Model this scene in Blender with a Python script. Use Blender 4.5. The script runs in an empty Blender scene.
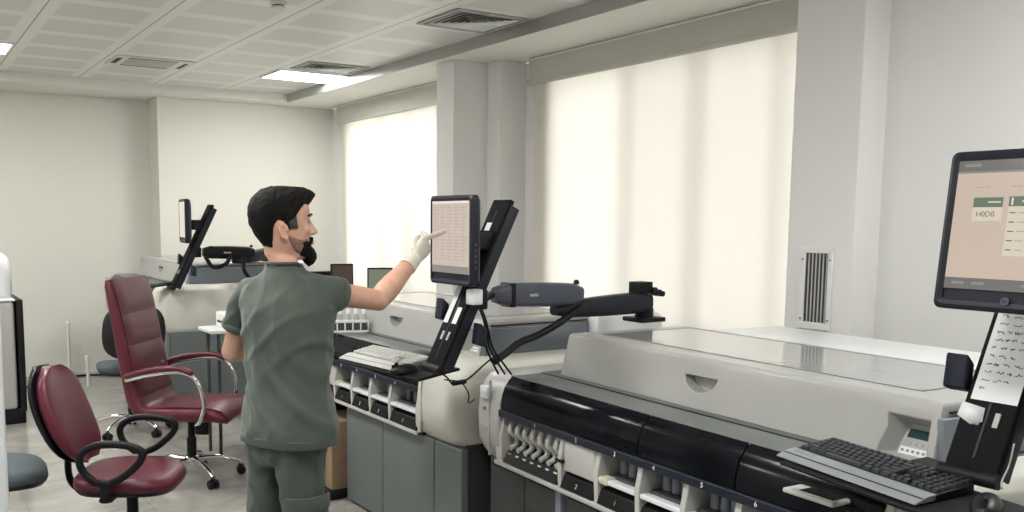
import bpy, bmesh, math, random
from mathutils import Vector, Matrix, noise
random.seed(7)
SC = bpy.context.scene
COL = SC.collection
PI = math.pi
V = Vector

# ------------------------------------------------------------------ materials
def nodes_of(name):
    m = bpy.data.materials.new(name); m.use_nodes = True
    nt = m.node_tree; nt.nodes.clear()
    out = nt.nodes.new('ShaderNodeOutputMaterial')
    return m, nt, out

def mat(name, col, rough=.5, metal=0., var=.06, vscale=6., bump=0., bscale=80., coat=0., spec=.5, sheen=0.):
    """procedural material: a base colour gently varied by object-space noise, optional fine bump"""
    m, nt, out = nodes_of(name)
    b = nt.nodes.new('ShaderNodeBsdfPrincipled')
    nt.links.new(b.outputs[0], out.inputs[0])
    tc = nt.nodes.new('ShaderNodeTexCoord')
    n = nt.nodes.new('ShaderNodeTexNoise'); n.inputs['Scale'].default_value = vscale; n.inputs['Detail'].default_value = 3
    nt.links.new(tc.outputs['Object'], n.inputs['Vector'])
    r = nt.nodes.new('ShaderNodeValToRGB')
    c = V(col)
    r.color_ramp.elements[0].position = .3; r.color_ramp.elements[1].position = .7
    r.color_ramp.elements[0].color = (*(c * (1 - var)), 1)
    r.color_ramp.elements[1].color = (*[min(1, x) for x in c * (1 + var)], 1)
    nt.links.new(n.outputs['Fac'], r.inputs[0]); nt.links.new(r.outputs[0], b.inputs['Base Color'])
    b.inputs['Roughness'].default_value = rough; b.inputs['Metallic'].default_value = metal
    b.inputs['Specular IOR Level'].default_value = spec
    b.inputs['Coat Weight'].default_value = coat; b.inputs['Coat Roughness'].default_value = .08
    if sheen: b.inputs['Sheen Weight'].default_value = sheen
    if bump:
        n2 = nt.nodes.new('ShaderNodeTexNoise'); n2.inputs['Scale'].default_value = bscale; n2.inputs['Detail'].default_value = 4
        nt.links.new(tc.outputs['Object'], n2.inputs['Vector'])
        bp = nt.nodes.new('ShaderNodeBump'); bp.inputs['Strength'].default_value = bump; bp.inputs['Distance'].default_value = .01
        nt.links.new(n2.outputs['Fac'], bp.inputs['Height']); nt.links.new(bp.outputs[0], b.inputs['Normal'])
    return m

def emit(name, col, strength=1., gloss=.0):
    m, nt, out = nodes_of(name)
    e = nt.nodes.new('ShaderNodeBsdfPrincipled')
    e.inputs['Base Color'].default_value = (.01, .01, .01, 1)
    e.inputs['Roughness'].default_value = .12 if gloss else .6
    e.inputs['Emission Color'].default_value = (*col, 1); e.inputs['Emission Strength'].default_value = strength
    nt.links.new(e.outputs[0], out.inputs[0])
    return m

M = {}
M['wall'] = mat('wall_paint', (.66, .655, .60), .7, var=.015, vscale=1.2)
M['wallwin'] = mat('column_paint', (.73, .73, .72), .7, var=.015, vscale=1.2)
M['plaster'] = mat('white_plaster', (.74, .735, .69), .7, var=.01)
M['blindbox'] = mat('blind_cassette_grey', (.50, .51, .46), .5, var=.02)
M['frame'] = mat('window_frame_pvc', (.25, .25, .25), .5, var=.02)
M['whitemetal'] = mat('white_enamel', (.74, .75, .74), .35, var=.02)
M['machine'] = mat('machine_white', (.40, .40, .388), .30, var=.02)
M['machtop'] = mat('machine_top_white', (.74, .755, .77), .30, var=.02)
M['cream'] = mat('machine_cream', (.60, .60, .545), .38, var=.02)
M['machgrey'] = mat('machine_mid_grey', (.20, .225, .265), .4, var=.04)
M['deck'] = mat('deck_grey', (.125, .137, .132), .35, var=.05)
M['glassinset'] = mat('lid_glass_grey', (.36, .36, .36), .10, var=.03, coat=.3)
M['cabinet'] = mat('cabinet_grey', (.135, .155, .155), .45, var=.04)
M['cabdark'] = mat('cabinet_dark', (.045, .047, .05), .5, var=.08)
M['bays'] = mat('bay_light_grey', (.50, .50, .48), .45, var=.04)
M['black'] = mat('black_plastic', (.008, .008, .010), .45, var=.2, spec=.22)
M['blackmatte'] = mat('black_matte', (.008, .008, .010), .6, var=.2, spec=.2)
M['post'] = mat('post_black', (.007, .007, .009), .6, var=.2, spec=.08)
M['navy'] = mat('navy_plastic', (.014, .017, .030), .4, var=.1, spec=.28)
M['smoked'] = mat('smoked_cover', (.006, .0068, .009), .13, var=.3, spec=.14)
M['bezel'] = mat('monitor_bezel', (.013, .014, .024), .4, var=.1, spec=.28)
M['armgrey'] = mat('arm_slate', (.060, .068, .095), .42, var=.06)
M['armdark'] = mat('arm_charcoal', (.014, .016, .023), .45, var=.1, spec=.28)
M['keys'] = mat('key_dark', (.022, .026, .032), .4, var=.1)
M['kbsilver'] = mat('keyboard_silver', (.24, .255, .275), .38, var=.05)
M['kbblack'] = mat('keyboard_black', (.008, .009, .011), .4, var=.1, spec=.25)
M['keywhite'] = mat('key_pale', (.43, .43, .41), .5, var=.05)
M['burg'] = mat('burgundy_leather', (.100, .0125, .026), .34, var=.16, vscale=9, bump=.15, bscale=220, spec=.38)
M['burgdark'] = mat('burgundy_piping', (.050, .008, .012), .4, var=.1)
M['chrome'] = mat('chrome', (.72, .72, .72), .12, metal=1., var=.02)
M['greyfab'] = mat('slate_fabric', (.055, .075, .085), .75, var=.12, bump=.2, bscale=300)
M['blackfab'] = mat('black_fabric', (.014, .014, .015), .75, var=.15, bump=.2, bscale=300)
M['paper'] = mat('paper', (.76, .77, .78), .7, var=.02)
M['ink'] = mat('ink', (.05, .06, .10), .7, var=.1)
M['tape'] = mat('paper_tape', (.72, .73, .74), .6, var=.03)
M['carton'] = mat('carton_board', (.27, .185, .115), .7, var=.10, vscale=14)
M['pvc'] = mat('white_pvc', (.72, .72, .68), .4, var=.03)
M['beige'] = mat('beige_enamel', (.72, .58, .44), .45, var=.03)
M['fridge'] = mat('fridge_white', (.72, .76, .80), .3, var=.02)
M['skin'] = mat('skin', (.58, .335, .245), .5, var=.10, vscale=24, bump=.06, bscale=260)
M['hair'] = mat('black_hair', (.006, .0055, .0055), .7, var=.35, spec=.15, vscale=60, bump=.5, bscale=120)
M['hairgrey'] = mat('greying_hair', (.040, .037, .035), .7, var=.5, vscale=90, bump=.5, bscale=140)
M['scrub'] = mat('scrub_green', (.060, .077, .064), .85, var=.08, vscale=5, bump=.18, bscale=420, sheen=.2)
M['scrub2'] = mat('scrub_green_trousers', (.052, .070, .061), .85, var=.08, vscale=5, bump=.18, bscale=420, sheen=.2)
M['glove'] = mat('latex_glove', (.62, .58, .50), .5, var=.06, vscale=40, bump=.15, bscale=160)
M['eye'] = mat('eye_white', (.42, .40, .37), .3, var=.03)
M['iris'] = mat('iris_brown', (.03, .015, .008), .2, var=.1)
M['lip'] = mat('lip', (.36, .13, .11), .45, var=.05)
M['shoe'] = mat('shoe_black', (.02, .02, .022), .5, var=.1)
M['orange'] = mat('orange_mark', (.72, .36, .06), .5, var=.05)
M['white'] = mat('white_mark', (.78, .78, .76), .5, var=.02)
M['yellow'] = mat('yellow_cap', (.62, .50, .12), .45, var=.05)
M['bottle'] = mat('bottle_grey', (.40, .42, .42), .3, var=.06)
M['lcd'] = mat('lcd_teal', (.012, .045, .05), .2, var=.1)
M['ventdark'] = mat('vent_dark', (.05, .05, .048), .7, var=.1)
M['trimgrey'] = mat('grey_metal_trim', (.40, .405, .39), .30, metal=.4, var=.03)
M['ceilflat'] = mat('ceiling_panel_white', (.68, .68, .65), .4, var=.02)
M['stubble'] = mat('beard_stubble', (.22, .135, .10), .7, var=.4, vscale=150, bump=.3, bscale=300)
M['lvgrey'] = mat('louvre_grey', (.40, .40, .39), .5, var=.04)
M['scrE'] = emit('screen_pinkish', (.56, .47, .41), .92, 1)
M['scrF'] = emit('screen_beige', (.56, .45, .365), .92, 1)
M['scrbar'] = emit('screen_bar_grey', (.15, .145, .14), .9, 1)
M['scrbar2'] = emit('screen_bar_mid', (.26, .24, .22), .9, 1)
M['scrline'] = emit('screen_line', (.43, .355, .315), .9, 1)
M['scrcard'] = emit('screen_card', (.66, .58, .48), .9, 1)
M['scrgreen'] = emit('screen_green', (.13, .18, .13), .9, 1)
M['scrink'] = emit('screen_ink', (.12, .10, .09), .9, 1)
M['scrwhite'] = emit('screen_white', (.80, .74, .66), .9, 1)
M['scrbrown'] = emit('screen_dark_brown', (.075, .045, .035), .8, 1)
M['scrolive'] = emit('screen_olive', (.20, .22, .17), .8, 1)
M['lamp'] = emit('lamp_diffuser', (1., 1., .97), 9.)
M['steelscrew'] = mat('screw_steel', (.3, .3, .3), .3, metal=.8, var=.05)

def floor_mat():
    m, nt, out = nodes_of('polished_terrazzo')
    b = nt.nodes.new('ShaderNodeBsdfPrincipled'); nt.links.new(b.outputs[0], out.inputs[0])
    tc = nt.nodes.new('ShaderNodeTexCoord')
    n1 = nt.nodes.new('ShaderNodeTexNoise'); n1.inputs['Scale'].default_value = 2.6; n1.inputs['Detail'].default_value = 8; n1.inputs['Roughness'].default_value = .65
    n1.inputs['Distortion'].default_value = .8
    nt.links.new(tc.outputs['Object'], n1.inputs['Vector'])
    r1 = nt.nodes.new('ShaderNodeValToRGB')
    r1.color_ramp.elements[0].position = .32; r1.color_ramp.elements[0].color = (.25, .24, .22, 1)
    r1.color_ramp.elements[1].position = .68; r1.color_ramp.elements[1].color = (.42, .405, .375, 1)
    nt.links.new(n1.outputs['Fac'], r1.inputs[0])
    br = nt.nodes.new('ShaderNodeTexBrick'); br.offset = 0.
    br.inputs['Color1'].default_value = (1, 1, 1, 1); br.inputs['Color2'].default_value = (.93, .93, .93, 1)
    br.inputs['Mortar'].default_value = (.80, .79, .77, 1)
    br.inputs['Scale'].default_value = 1.; br.inputs['Mortar Size'].default_value = .004
    br.inputs['Brick Width'].default_value = .6; br.inputs['Row Height'].default_value = .6
    nt.links.new(tc.outputs['Object'], br.inputs['Vector'])
    mx = nt.nodes.new('ShaderNodeMix'); mx.data_type = 'RGBA'; mx.blend_type = 'MULTIPLY'; mx.inputs[0].default_value = 1.
    nt.links.new(r1.outputs[0], mx.inputs[6]); nt.links.new(br.outputs['Color'], mx.inputs[7])
    nt.links.new(mx.outputs[2], b.inputs['Base Color'])
    b.inputs['Roughness'].default_value = .16; b.inputs['Specular IOR Level'].default_value = .6
    return m
M['floor'] = floor_mat()

def ceil_mat():
    """white metal ceiling tiles: each .705 x .57 with a perforated rectangle and a thin seam"""
    m, nt, out = nodes_of('perforated_ceiling_tiles')
    b = nt.nodes.new('ShaderNodeBsdfPrincipled'); nt.links.new(b.outputs[0], out.inputs[0])
    tc = nt.nodes.new('ShaderNodeTexCoord'); sp = nt.nodes.new('ShaderNodeSeparateXYZ')
    nt.links.new(tc.outputs['Object'], sp.inputs[0])
    def mth(op, a, bb=None, c=None):
        n = nt.nodes.new('ShaderNodeMath'); n.operation = op
        for i, v in enumerate((a, bb, c)):
            if v is None: continue
            if isinstance(v, (int, float)): n.inputs[i].default_value = v
            else: nt.links.new(v, n.inputs[i])
        return n.outputs[0]
    def frac(sock, off, per):
        return mth('FRACT', mth('DIVIDE', mth('ADD', sock, -off + per * 40), per))
    fx = frac(sp.outputs[0], .930, .705); fy = frac(sp.outputs[1], 8.46, .57)
    ax = mth('ABSOLUTE', mth('SUBTRACT', fx, .5)); ay = mth('ABSOLUTE', mth('SUBTRACT', fy, .5))
    ss = nt.nodes.new('ShaderNodeMapRange'); ss.interpolation_type = 'SMOOTHSTEP'
    ss.inputs[1].default_value = .40; ss.inputs[2].default_value = .37; nt.links.new(ax, ss.inputs[0])
    s2 = nt.nodes.new('ShaderNodeMapRange'); s2.interpolation_type = 'SMOOTHSTEP'
    s2.inputs[1].default_value = .40; s2.inputs[2].default_value = .36; nt.links.new(ay, s2.inputs[0])
    perf = mth('MULTIPLY', ss.outputs[0], s2.outputs[0])
    seam = mth('GREATER_THAN', ax, .493)
    mx = nt.nodes.new('ShaderNodeMix'); mx.data_type = 'RGBA'; nt.links.new(perf, mx.inputs[0])
    mx.inputs[6].default_value = (.76, .76, .725, 1); mx.inputs[7].default_value = (.62, .62, .595, 1)
    m2 = nt.nodes.new('ShaderNodeMix'); m2.data_type = 'RGBA'; nt.links.new(seam, m2.inputs[0])
    nt.links.new(mx.outputs[2], m2.inputs[6]); m2.inputs[7].default_value = (.25, .25, .235, 1)
    nt.links.new(m2.outputs[2], b.inputs['Base Color'])
    b.inputs['Roughness'].default_value = .38
    return m
M['ceil'] = ceil_mat()

def blind_mat():
    m, nt, out = nodes_of('screen_blind_cloth')
    d = nt.nodes.new('ShaderNodeBsdfDiffuse'); t = nt.nodes.new('ShaderNodeBsdfTranslucent')
    tc = nt.nodes.new('ShaderNodeTexCoord'); w = nt.nodes.new('ShaderNodeTexWave')
    w.inputs['Scale'].default_value = 60; w.inputs['Distortion'].default_value = .3
    w.bands_direction = 'Z'
    nt.links.new(tc.outputs['Object'], w.inputs['Vector'])
    r = nt.nodes.new('ShaderNodeValToRGB')
    r.color_ramp.elements[0].color = (.80, .77, .70, 1); r.color_ramp.elements[1].color = (.84, .815, .745, 1)
    nt.links.new(w.outputs['Fac'], r.inputs[0])
    nt.links.new(r.outputs[0], d.inputs[0]); nt.links.new(r.outputs[0], t.inputs[0])
    mx = nt.nodes.new('ShaderNodeMixShader'); mx.inputs[0].default_value = .5
    nt.links.new(d.outputs[0], mx.inputs[1]); nt.links.new(t.outputs[0], mx.inputs[2]); nt.links.new(mx.outputs[0], out.inputs[0])
    return m
M['blind'] = blind_mat()

def pane_mat():
    m, nt, out = nodes_of('window_glass')
    t = nt.nodes.new('ShaderNodeBsdfTransparent'); t.inputs[0].default_value = (.95, .95, .95, 1)
    g = nt.nodes.new('ShaderNodeBsdfGlossy'); g.inputs['Roughness'].default_value = .02
    f = nt.nodes.new('ShaderNodeFresnel'); f.inputs[0].default_value = 1.45
    mx = nt.nodes.new('ShaderNodeMixShader'); nt.links.new(f.outputs[0], mx.inputs[0])
    nt.links.new(t.outputs[0], mx.inputs[1]); nt.links.new(g.outputs[0], mx.inputs[2]); nt.links.new(mx.outputs[0], out.inputs[0])
    return m
M['pane'] = pane_mat()

# ------------------------------------------------------------------ mesh builder
class MB:
    def __init__(s, T=None): s.v = []; s.f = []; s.m = []; s.T = T or Matrix()
    def add(s, vs, fs, mi=0):
        o = len(s.v); s.v += [tuple(s.T @ V(v)) for v in vs]
        for f in fs: s.f.append([i + o for i in f]); s.m.append(mi)
        return s
    def box(s, x0, x1, y0, y1, z0, z1, mi=0):
        vs = [(x, y, z) for z in (z0, z1) for y in (y0, y1) for x in (x0, x1)]
        return s.add(vs, [(0, 2, 3, 1), (4, 5, 7, 6), (0, 1, 5, 4), (2, 6, 7, 3), (0, 4, 6, 2), (1, 3, 7, 5)], mi)
    def rbox(s, x0, x1, y0, y1, z0, z1, r=.01, seg=3, mi=0):
        bm = bmesh.new(); bmesh.ops.create_cube(bm, size=1)
        for v in bm.verts:
            v.co = V(((x0 + x1) / 2 + v.co.x * (x1 - x0), (y0 + y1) / 2 + v.co.y * (y1 - y0), (z0 + z1) / 2 + v.co.z * (z1 - z0)))
        r = min(r, abs(x1 - x0) * .49, abs(y1 - y0) * .49, abs(z1 - z0) * .49)
        bmesh.ops.bevel(bm, geom=bm.edges[:], offset=r, segments=seg, affect='EDGES', profile=.5)
        return s.bm(bm, mi)
    def bm(s, bm, mi=0):
        bm.verts.index_update()
        s.add([v.co[:] for v in bm.verts], [[v.index for v in f.verts] for f in bm.faces], mi); bm.free(); return s
    def loft(s, rings, cap=True, closed=True, mi=0, loop=False):
        n = len(rings[0]); vs = [p for r in rings for p in r]; fs = []
        R = len(rings)
        for i in range(R if loop else R - 1):
            i2 = (i + 1) % R
            for j in range(n if closed else n - 1):
                k = (j + 1) % n
                fs.append((i * n + j, i * n + k, i2 * n + k, i2 * n + j))
        if cap and closed and not loop: fs.append(tuple(range(n - 1, -1, -1))); fs.append(tuple((R - 1) * n + j for j in range(n)))
        return s.add(vs, fs, mi)
    def cyl(s, p0, p1, r0, r1=None, n=20, mi=0):
        r1 = r0 if r1 is None else r1
        p0 = V(p0); p1 = V(p1); d = (p1 - p0).normalized(); a = d.orthogonal().normalized(); b = d.cross(a)
        c = [(math.cos(2 * PI * k / n), math.sin(2 * PI * k / n)) for k in range(n)]
        return s.loft([[p0 + (a * x + b * y) * r0 for x, y in c], [p1 + (a * x + b * y) * r1 for x, y in c]], mi=mi)
    def tube(s, pts, r, n=10, loop=False, mi=0, flat=1., up=None):
        pts = [V(p) for p in pts]; N = len(pts); rs = r if isinstance(r, (list, tuple)) else [r] * N
        rings = []; a = None
        for i, p in enumerate(pts):
            if loop: d = (pts[(i + 1) % N] - pts[i - 1]).normalized()
            else: d = (pts[min(i + 1, N - 1)] - pts[max(i - 1, 0)]).normalized()
            if up is not None:
                a = V(up) - d * V(up).dot(d); a.normalize()
            elif a is None: a = d.orthogonal().normalized()
            else:
                a = a - d * a.dot(d); a.normalize()
            b = d.cross(a)
            rings.append([p + a * math.cos(2 * PI * k / n) * rs[i] * flat + b * math.sin(2 * PI * k / n) * rs[i] for k in range(n)])
        return s.loft(rings, mi=mi, loop=loop)
    def lathe(s, prof, c=(0, 0, 0), n=28, mi=0):
        c = V(c)
        rings = [[c + V((r * math.cos(2 * PI * k / n), r * math.sin(2 * PI * k / n), z)) for k in range(n)] for r, z in prof]
        return s.loft(rings, mi=mi)
    def prism(s, poly, h0, h1, ax='y', mi=0):
        """poly: 2-d outline; ax: axis it is extruded along (x: poly is y,z; y: poly is x,z; z: poly is x,y)"""
        def mk(a, b, h): return {'x': (h, a, b), 'y': (a, h, b), 'z': (a, b, h)}[ax]
        return s.loft([[mk(a, b, h0) for a, b in poly], [mk(a, b, h1) for a, b in poly]], mi=mi)
    def ell(s, c, rx, ry, rz, nu=20, nv=12, mi=0, R=None):
        c = V(c); rings = []
        for i in range(nv + 1):
            t = PI * i / nv; t = min(max(t, .04), PI - .04)
            ring = []
            for k in range(nu):
                p = V((rx * math.sin(t) * math.cos(2 * PI * k / nu), ry * math.sin(t) * math.sin(2 * PI * k / nu), -rz * math.cos(t)))
                ring.append(c + (R @ p if R else p))
            rings.append(ring)
        return s.loft(rings, mi=mi)
    def build(s, name, mats, parent=None, smooth=40, bevel=0, seg=2, solid=0, sub=0):
        me = bpy.data.meshes.new(name); me.from_pydata(s.v, [], s.f)
        for m in (mats if isinstance(mats, (list, tuple)) else [mats]): me.materials.append(m)
        for p, mi in zip(me.polygons, s.m): p.material_index = mi
        bm = bmesh.new(); bm.from_mesh(me); bmesh.ops.recalc_face_normals(bm, faces=bm.faces[:]); bm.to_mesh(me); bm.free()
        me.shade_smooth()
        if smooth < 180: me.set_sharp_from_angle(angle=math.radians(smooth))
        o = bpy.data.objects.new(name, me); COL.objects.link(o)
        if parent: o.parent = parent
        if solid:
            q = o.modifiers.new('solid', 'SOLIDIFY'); q.thickness = solid; q.offset = 0
        if bevel:
            q = o.modifiers.new('bevel', 'BEVEL'); q.width = bevel; q.segments = seg; q.limit_method = 'ANGLE'; q.angle_limit = math.radians(35)
        if sub:
            q = o.modifiers.new('sub', 'SUBSURF'); q.levels = sub; q.render_levels = sub
        return o

def bake(o, smooth=None):
    dg = bpy.context.evaluated_depsgraph_get(); dg.update()
    me = bpy.data.meshes.new_from_object(o.evaluated_get(dg)); old = o.data
    o.modifiers.clear(); o.data = me; me.name = o.name
    if smooth is not None:
        me.shade_smooth()
        if smooth < 180: me.set_sharp_from_angle(angle=math.radians(smooth))
    bpy.data.meshes.remove(old)
    return o

def remesh(o, vox, it=4, fac=.5):
    q = o.modifiers.new('r', 'REMESH'); q.mode = 'VOXEL'; q.voxel_size = vox; q.use_smooth_shade = True
    if it:
        q = o.modifiers.new('s', 'SMOOTH'); q.iterations = it; q.factor = fac
    return bake(o, 180)

def cut(o, cutters):
    """subtract cutter builders from o and keep only the result"""
    tmp = []
    for c in cutters:
        k = c.build('cutter', o.data.materials[0], o.parent); tmp.append(k)
        q = o.modifiers.new('b', 'BOOLEAN'); q.operation = 'DIFFERENCE'; q.object = k; q.solver = 'EXACT'
    bake(o, 35)
    for k in tmp:
        me = k.data; bpy.data.objects.remove(k); bpy.data.meshes.remove(me)
    return o

def thing(name, label, cat, loc=(0, 0, 0), rz=0., group=None):
    o = bpy.data.objects.new(name, None); COL.objects.link(o); o.empty_display_size = .05
    o.location = loc; o.rotation_euler = (0, 0, rz)
    return tag(o, label, cat, group)
def tag(o, label, cat, group=None):
    o['label'] = label; o['category'] = cat
    if group: o['group'] = group
    return o
def struct(o): o['kind'] = 'structure'; return o

def text_mesh(body, size, M4, name, m, parent=None, depth=.0006, align='CENTER'):
    cu = bpy.data.curves.new('t', 'FONT'); cu.body = body; cu.size = size; cu.align_x = align; cu.align_y = 'CENTER'; cu.extrude = depth
    o = bpy.data.objects.new('t', cu); COL.objects.link(o)
    dg = bpy.context.evaluated_depsgraph_get(); dg.update()
    me = bpy.data.meshes.new_from_object(o.evaluated_get(dg))
    bpy.data.objects.remove(o); bpy.data.curves.remove(cu)
    me.transform(M4); me.materials.clear(); me.materials.append(m); me.name = name
    r = bpy.data.objects.new(name, me); COL.objects.link(r)
    if parent: r.parent = parent
    return r
def frame4(o, x, y, z):
    return Matrix(((x[0], y[0], z[0], o[0]), (x[1], y[1], z[1], o[1]), (x[2], y[2], z[2], o[2]), (0, 0, 0, 1)))
def bez(pts, n=8):
    """Catmull-Rom through points"""
    P = [V(p) for p in pts]; P = [P[0] * 2 - P[1]] + P + [P[-1] * 2 - P[-2]]; out = []
    for i in range(1, len(P) - 2):
        for k in range(n):
            t = k / n; a, b, c, d = P[i - 1:i + 3]
            out.append(.5 * ((2 * b) + (c - a) * t + (2 * a - 5 * b + 4 * c - d) * t * t + (3 * b - a - 3 * c + d) * t ** 3))
    out.append(P[-2]); return out
# ------------------------------------------------------------------ camera (a crop of a wider frame, hence the lens shift)
F, PX, PY = 914.022, 456.368, 319.288
yaw, pit, rol = .557, .108, -.006
fw = V((math.sin(yaw) * math.cos(pit), math.cos(yaw) * math.cos(pit), -math.sin(pit)))
rt = V((math.cos(yaw), -math.sin(yaw), 0)); dn = fw.cross(rt)
r2 = rt * math.cos(rol) + dn * math.sin(rol); d2 = -rt * math.sin(rol) + dn * math.cos(rol)
cd = bpy.data.cameras.new('camera'); cam = bpy.data.objects.new('camera', cd); COL.objects.link(cam)
cam.matrix_world = frame4((0, 0, 1.62), r2, -d2, -fw)
cd.sensor_width = 36; cd.lens = F / 1024 * 36; cd.shift_x = (512 - PX) / 1024; cd.shift_y = (PY - 256) / 1024; cd.clip_start = .05
SC.camera = cam

# ------------------------------------------------------------------ room shell
XL, XW, YB, YN = -2.6, 4.40, 9.75, -2.2
ZC, ZS = 2.95, 2.865
struct(MB().box(XL - .1, XW + .3, YN - .1, 10.3, -.1, 0).build('floor', M['floor']))
struct(MB().box(XL, 3.74, YN, 9.45, ZC, ZC + .05).build('ceiling', M['ceil']))
# plaster border: the drop face and soffit along the windows and the far wall
b = MB().box(3.74, XW, YN, 10.2, ZS, ZC + .05).box(XL, 3.74, 9.45, 10.2, ZS, ZC + .05)
struct(b.build('ceiling_border', M['plaster'], bevel=.004))
struct(MB().box(XL - .1, XL, YN, 10.2, 0, 3).build('wall_left', M['wall']))
struct(MB().box(XL, XW + .2, YN - .1, YN, 0, 3).build('wall_behind', M['wall']))
# far wall: a recessed left part, then a part standing forward
struct(MB().box(XL, 2.47, 10.15, 10.25, 0, ZS).build('wall_far_recess', M['wall']))
struct(MB().box(2.435, XW + .2, YB, 10.25, 0, ZS).build('wall_far', M['wall']))
# window wall with two openings
W1 = (3.0, 5.70); W2 = (6.62, 9.34); WZ = (.85, 2.75)
w = MB()
for y0, y1 in ((YN, W1[0]), (W1[1], W2[0]), (W2[1], YB)): w.box(XW, XW + .3, y0, y1, 0, ZS)
for y0, y1 in (W1, W2):
    w.box(XW, XW + .3, y0, y1, 0, WZ[0]); w.box(XW, XW + .3, y0, y1, WZ[1], ZS)
struct(w.build('wall_window', M['wallwin']))
struct(MB().box(3.728, 3.741, YN, 9.452, ZS - .002, ZC - .001).build('trim_1', M['trimgrey'], bevel=.002))
# columns
struct(MB().box(3.83, XW, 6.21, 6.47, 0, ZS).box(4.15, XW, 6.03, 6.21, 0, ZS).build('column_between_windows', M['wallwin'], bevel=.004))
struct(MB().box(3.83, XW, 2.65, 3.02, 0, ZS).build('column_right', M['wallwin'], bevel=.004))
struct(MB().box(4.02, XW, YN, 2.65, 0, ZS).build('wall_right', M['wallwin']))

def window(n, y0, y1, bars):
    f = MB(); x0, x1 = XW + .05, XW + .11; z0, z1 = WZ; t = .05
    f.box(x0, x1, y0, y1, z0, z0 + t).box(x0, x1, y0, y1, z1 - t, z1).box(x0, x1, y0, y0 + t, z0, z1).box(x0, x1, y1 - t, y1, z0, z1)
    for yb in bars: f.box(x0, x1, yb - .020, yb + .020, z0, z1)
    fr = struct(f.build('window_%d' % n, M['frame'], bevel=.004))
    edges = [y0 + .05] + list(bars) + [y1 - .05]
    for a, c in zip(edges[:-1], edges[1:]):
        MB().box(x0 + .03, x0 + .036, a, c, z0 + .04, z1 - .04).build('window_pane', M['pane'], fr)
    return fr
window(1, *W1, (4.81, 4.16, 3.5)); window(2, *W2, (8.47, 7.90, 7.25))

def blind(label, y0, y1):
    t = thing('roller_blind', label, 'blind', (XW - .05, (y0 + y1) / 2, ZS), 0, 'roller blinds on the window wall')
    T = Matrix.Translation((-(XW - .05), -(y0 + y1) / 2, -ZS))
    c = MB(T); c.prism([(4.399, 2.862), (4.30, 2.862), (4.292, 2.85), (4.30, 2.70), (4.32, 2.672), (4.399, 2.672)], y0 - .03, y1 + .02)
    c.build('cassette', M['blindbox'], t, bevel=.004)
    MB(T).box(4.288, 4.300, y0 - .03, y1 + .02, 2.846, 2.860).build('cassette_lip', M['plaster'], t, bevel=.002)
    MB(T).cyl((4.325, y0 - .04, 2.688), (4.325, y1 + .05, 2.688), .024, n=24).build('roller', M['blindbox'], t)
    n = 24
    s = MB(T); rows = [[(4.347 + .002 * math.sin(i * 1.7), y0 + (y1 - y0) * i / n, z) for i in range(n + 1)] for z in (.80, 1.4, 2.0, 2.68)]
    s.loft(rows, closed=False, cap=False); s.build('blind_cloth', M['blind'], t)
    MB(T).rbox(4.335, 4.36, y0, y1, .775, .80, .008).build('bottom_bar', M['blindbox'], t)
    return t
blind('wide cream roller blind behind the front analyzer, near the wall vent column', 3.03, 5.84)
blind('cream roller blind on the far window, behind the man\'s raised arm', 6.66, 9.40)

# vent grille on the right column
t = thing('wall_vent', 'tall white framed louvre vent low on the right column', 'vent', (3.83, 2.838, 1.30))
f = MB(); 
for a in ((-.088, .088, .172, .20), (-.088, .088, -.20, -.165)): f.box(-.014, 0, a[0], a[1], a[2], a[3])
for a in ((-.088, -.064), (.064, .088)): f.box(-.014, 0, a[0], a[1], -.165, .172)
f.build('vent_frame', M['wallwin'], t, bevel=.003)
MB().box(-.004, -.001, -.064, .064, -.165, .172).build('vent_back', M['ventdark'], t)
for k in range(6):
    y = -.050 + k * .020
    MB(Matrix.Translation((0, y, 0)) @ Matrix.Rotation(.6, 4, 'Z')).box(-.010, .004, -.0035, .0035, -.165, .172).build('louvre', M['lvgrey'], t)
s = MB()
for y in (-.077, .077):
    for z in (-.15, .14): s.cyl((-.018, y, z), (-.013, y, z), .005, n=10)
s.build('screw', M['steelscrew'], t)

# ------------------------------------------------------------------ ceiling fittings
def lamp(label, x, y, real=True):
    t = thing('ceiling_lamp', label, 'lamp', (x, y, ZC), 0, 'ceiling light panels')
    f = MB(); w, h = .34, .275
    for a in ((-w, w, -h, -h + .02), (-w, w, h - .02, h), (-w, -w + .02, -h + .02, h - .02), (w - .02, w, -h + .02, h - .02)): f.box(*a, -.012, -.001)
    f.build('lamp_frame', M['whitemetal'], t, bevel=.002)
    MB().box(-w + .02, w - .02, -h + .02, h - .02, -.009, -.004).build('diffuser_panel', M['lamp'], t)
    li = bpy.data.lights.new('lamp_light', 'AREA'); li.shape = 'RECTANGLE'; li.size = .62; li.size_y = .5; li.energy = LAMP_W; li.color = (1., .985, .95)
    lo = bpy.data.objects.new('lamp_light', li); COL.objects.link(lo); lo.location = (x, y, ZC - .02)
    return t
LAMP_W = 30.
lamp('square lit ceiling panel at the edge of the frame, over the left corner', .58, 8.175)
lamp('lit ceiling panel beside the window soffit, past the small slatted diffuser', 3.40, 8.175)
for (x, y, s) in ((.58, 5.895, 'above the left aisle, fourth tile row from the lit left corner panel'), 
               (.58, 3.615, 'over the aisle beside the tall white cabinet'), (.58, 1.335, 'over the aisle where the photographer stands'), (3.40, .765, 'over the near end of the front analyzer'), (-1.5, 5.895, 'over the unseen left side of the room'), (-1.5, 2.475, 'over the unseen near left side of the room')):
    lamp('added unseen ceiling light panel ' + s, x, y)  # panels out of view, assumed and added to give the room its overall light

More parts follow.
